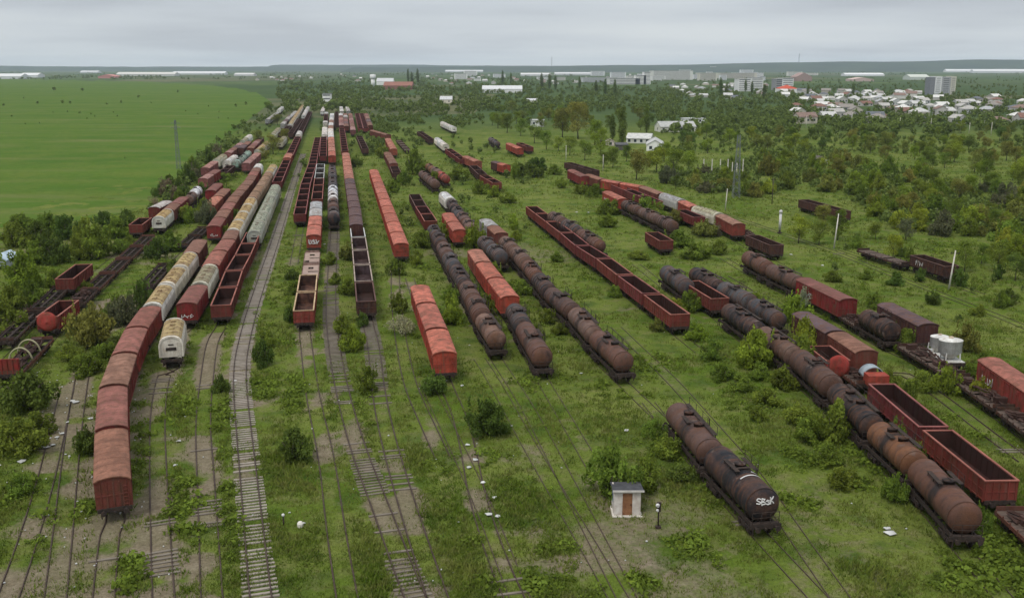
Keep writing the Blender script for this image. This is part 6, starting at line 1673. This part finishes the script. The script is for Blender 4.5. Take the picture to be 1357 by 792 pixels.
# hood and box standing at the end of the front gondolas
x, y = G(1158, 500, 2.0); p = obj('plough_hood', None, loc=(x, y, .16)); p.rotation_euler = (0, 0, math.atan2(*(PATHS['front gondola pair'][1] - PATHS['front gondola pair'][2])[::-1])); tag(p, 'blue grey arched hood on a small red trolley behind the front gondolas', 'trolley')
b = MB(); pr = [(1.25 * math.cos(PI * i / 14), 1.9 + 1.15 * math.sin(PI * i / 14)) for i in range(15)]; b.prof(pr + [(yy * .94, 1.9 + (z - 1.9) * .94) for yy, z in pr[::-1]], -1.6, -.1, True)
obj('hood', b.mesh('hood', M_PATCH), p, (.30, .35, .38))
b = MB(); b.box(-.05, 1.5, -1.2, 1.2, 1.3, 2.5); b.box(1.5, 1.56, -.4, .4, 1.35, 2.4); obj('box', b.mesh('box', M_PAINT), p, (.34, .06, .04))
b = MB(); b.box(-1.8, 1.8, -1.2, 1.2, .9, 1.28); obj('trolley_frame', b.mesh('trolley_frame', M_STEEL), p)
for xx in (-1.0, 1.0): obj('wheelset', WS, p, None, (xx, 0, 0))

# ------------------------------------------------------------------ air, sky, sun, camera
hz = MB(); hz.box(-16900, 16900, -5900, 16900, -3.2, 190)
hm = bpy.data.materials.new('haze_air'); hm.use_nodes = True; nt = hm.node_tree; nt.nodes.clear()
o_ = nt.nodes.new('ShaderNodeOutputMaterial'); pv = nt.nodes.new('ShaderNodeVolumePrincipled')
pv.inputs['Color'].default_value = (.74, .84, .96, 1); pv.inputs['Density'].default_value = HAZE; pv.inputs['Anisotropy'].default_value = .1
nt.links.new(pv.outputs[0], o_.inputs['Volume'])
tag(obj('haze', hz.mesh('haze', hm)), 'pale haze lying over the plain', 'haze', kind='stuff')

SUN_EL, SUN_ROT = math.radians(58), math.radians(215)
w = bpy.data.worlds.new('World'); SC.world = w; w.use_nodes = True; nt = w.node_tree; nt.nodes.clear()
out = nt.nodes.new('ShaderNodeOutputWorld'); bg = nt.nodes.new('ShaderNodeBackground'); nt.links.new(bg.outputs[0], out.inputs[0])
sky = nt.nodes.new('ShaderNodeTexSky'); sky.sky_type = 'NISHITA'; sky.sun_disc = False; sky.sun_elevation = SUN_EL; sky.sun_rotation = SUN_ROT
tc = nt.nodes.new('ShaderNodeTexCoord'); sp = nt.nodes.new('ShaderNodeSeparateXYZ'); nt.links.new(tc.outputs['Generated'], sp.inputs[0])
# a cloud sheet overhead: directions meet a plane, so the streaks lie flat and crowd towards the horizon
zc = mth(nt, 'ADD', mth(nt, 'MAXIMUM', sp.outputs[2], 0.0), .06)
cx = nt.nodes.new('ShaderNodeCombineXYZ'); nt.links.new(mth(nt, 'DIVIDE', sp.outputs[0], zc), cx.inputs[0]); nt.links.new(mth(nt, 'DIVIDE', sp.outputs[1], zc), cx.inputs[1])
mp = nt.nodes.new('ShaderNodeMapping'); mp.inputs['Scale'].default_value = (.24, .24, 1); mp.inputs['Location'].default_value = (3.1, .7, 0); nt.links.new(cx.outputs[0], mp.inputs[0])
cl = noise(nt, mp.outputs[0], 1.0, 5, .5)
g = ramp(nt, sp.outputs[2], [(0.0, (5.3, 5.65, 5.95)), (.06, (4.75, 5.05, 5.38)), (.25, (5.6, 6.0, 6.5)), (1.0, (9.5, 9.8, 10.2))])
shade = ramp(nt, cl, [(.34, (.78, .785, .81)), (.48, (.95, .955, .97)), (.64, (1.10, 1.09, 1.075))])
cloud = mixc(nt, 1.0, g, shade, 'MULTIPLY')
cov = ramp(nt, cl, [(.30, .96), (.75, .86)])
nt.links.new(mixc(nt, cov, sky.outputs[0], cloud), bg.inputs['Color']); bg.inputs['Strength'].default_value = .10

sl = bpy.data.lights.new('sun', 'SUN'); sl.energy = 1.45; sl.angle = math.radians(20); sl.color = (1.0, .965, .91)
so = bpy.data.objects.new('sun', sl); COLL.objects.link(so)
from mathutils import Vector
dv = Vector((math.sin(SUN_ROT) * math.cos(SUN_EL), math.cos(SUN_ROT) * math.cos(SUN_EL), math.sin(SUN_EL)))
so.rotation_euler = dv.to_track_quat('Z', 'Y').to_euler()

cd = bpy.data.cameras.new('camera'); cam = bpy.data.objects.new('camera', cd); COLL.objects.link(cam)
cd.sensor_width = 36; cd.lens = FPX / 1357 * 36; cd.clip_start = 1; cd.clip_end = 40000
cam.location = (0, 0, CAM_H); cam.rotation_euler = (PI / 2 - PITCH, 0, 0); SC.camera = cam
SC.view_settings.view_transform = 'Standard'; SC.view_settings.look = 'None'; SC.view_settings.exposure = EXPO; SC.view_settings.gamma = 1
SC.view_settings.use_curve_mapping = False
SC.cycles.use_denoising = True; SC.cycles.max_bounces = 6; SC.cycles.diffuse_bounces = 3; SC.cycles.transmission_bounces = 3; SC.cycles.volume_bounces = 1
SC.cycles.transparent_max_bounces = 4; SC.cycles.caustics_reflective = False; SC.cycles.caustics_refractive = False
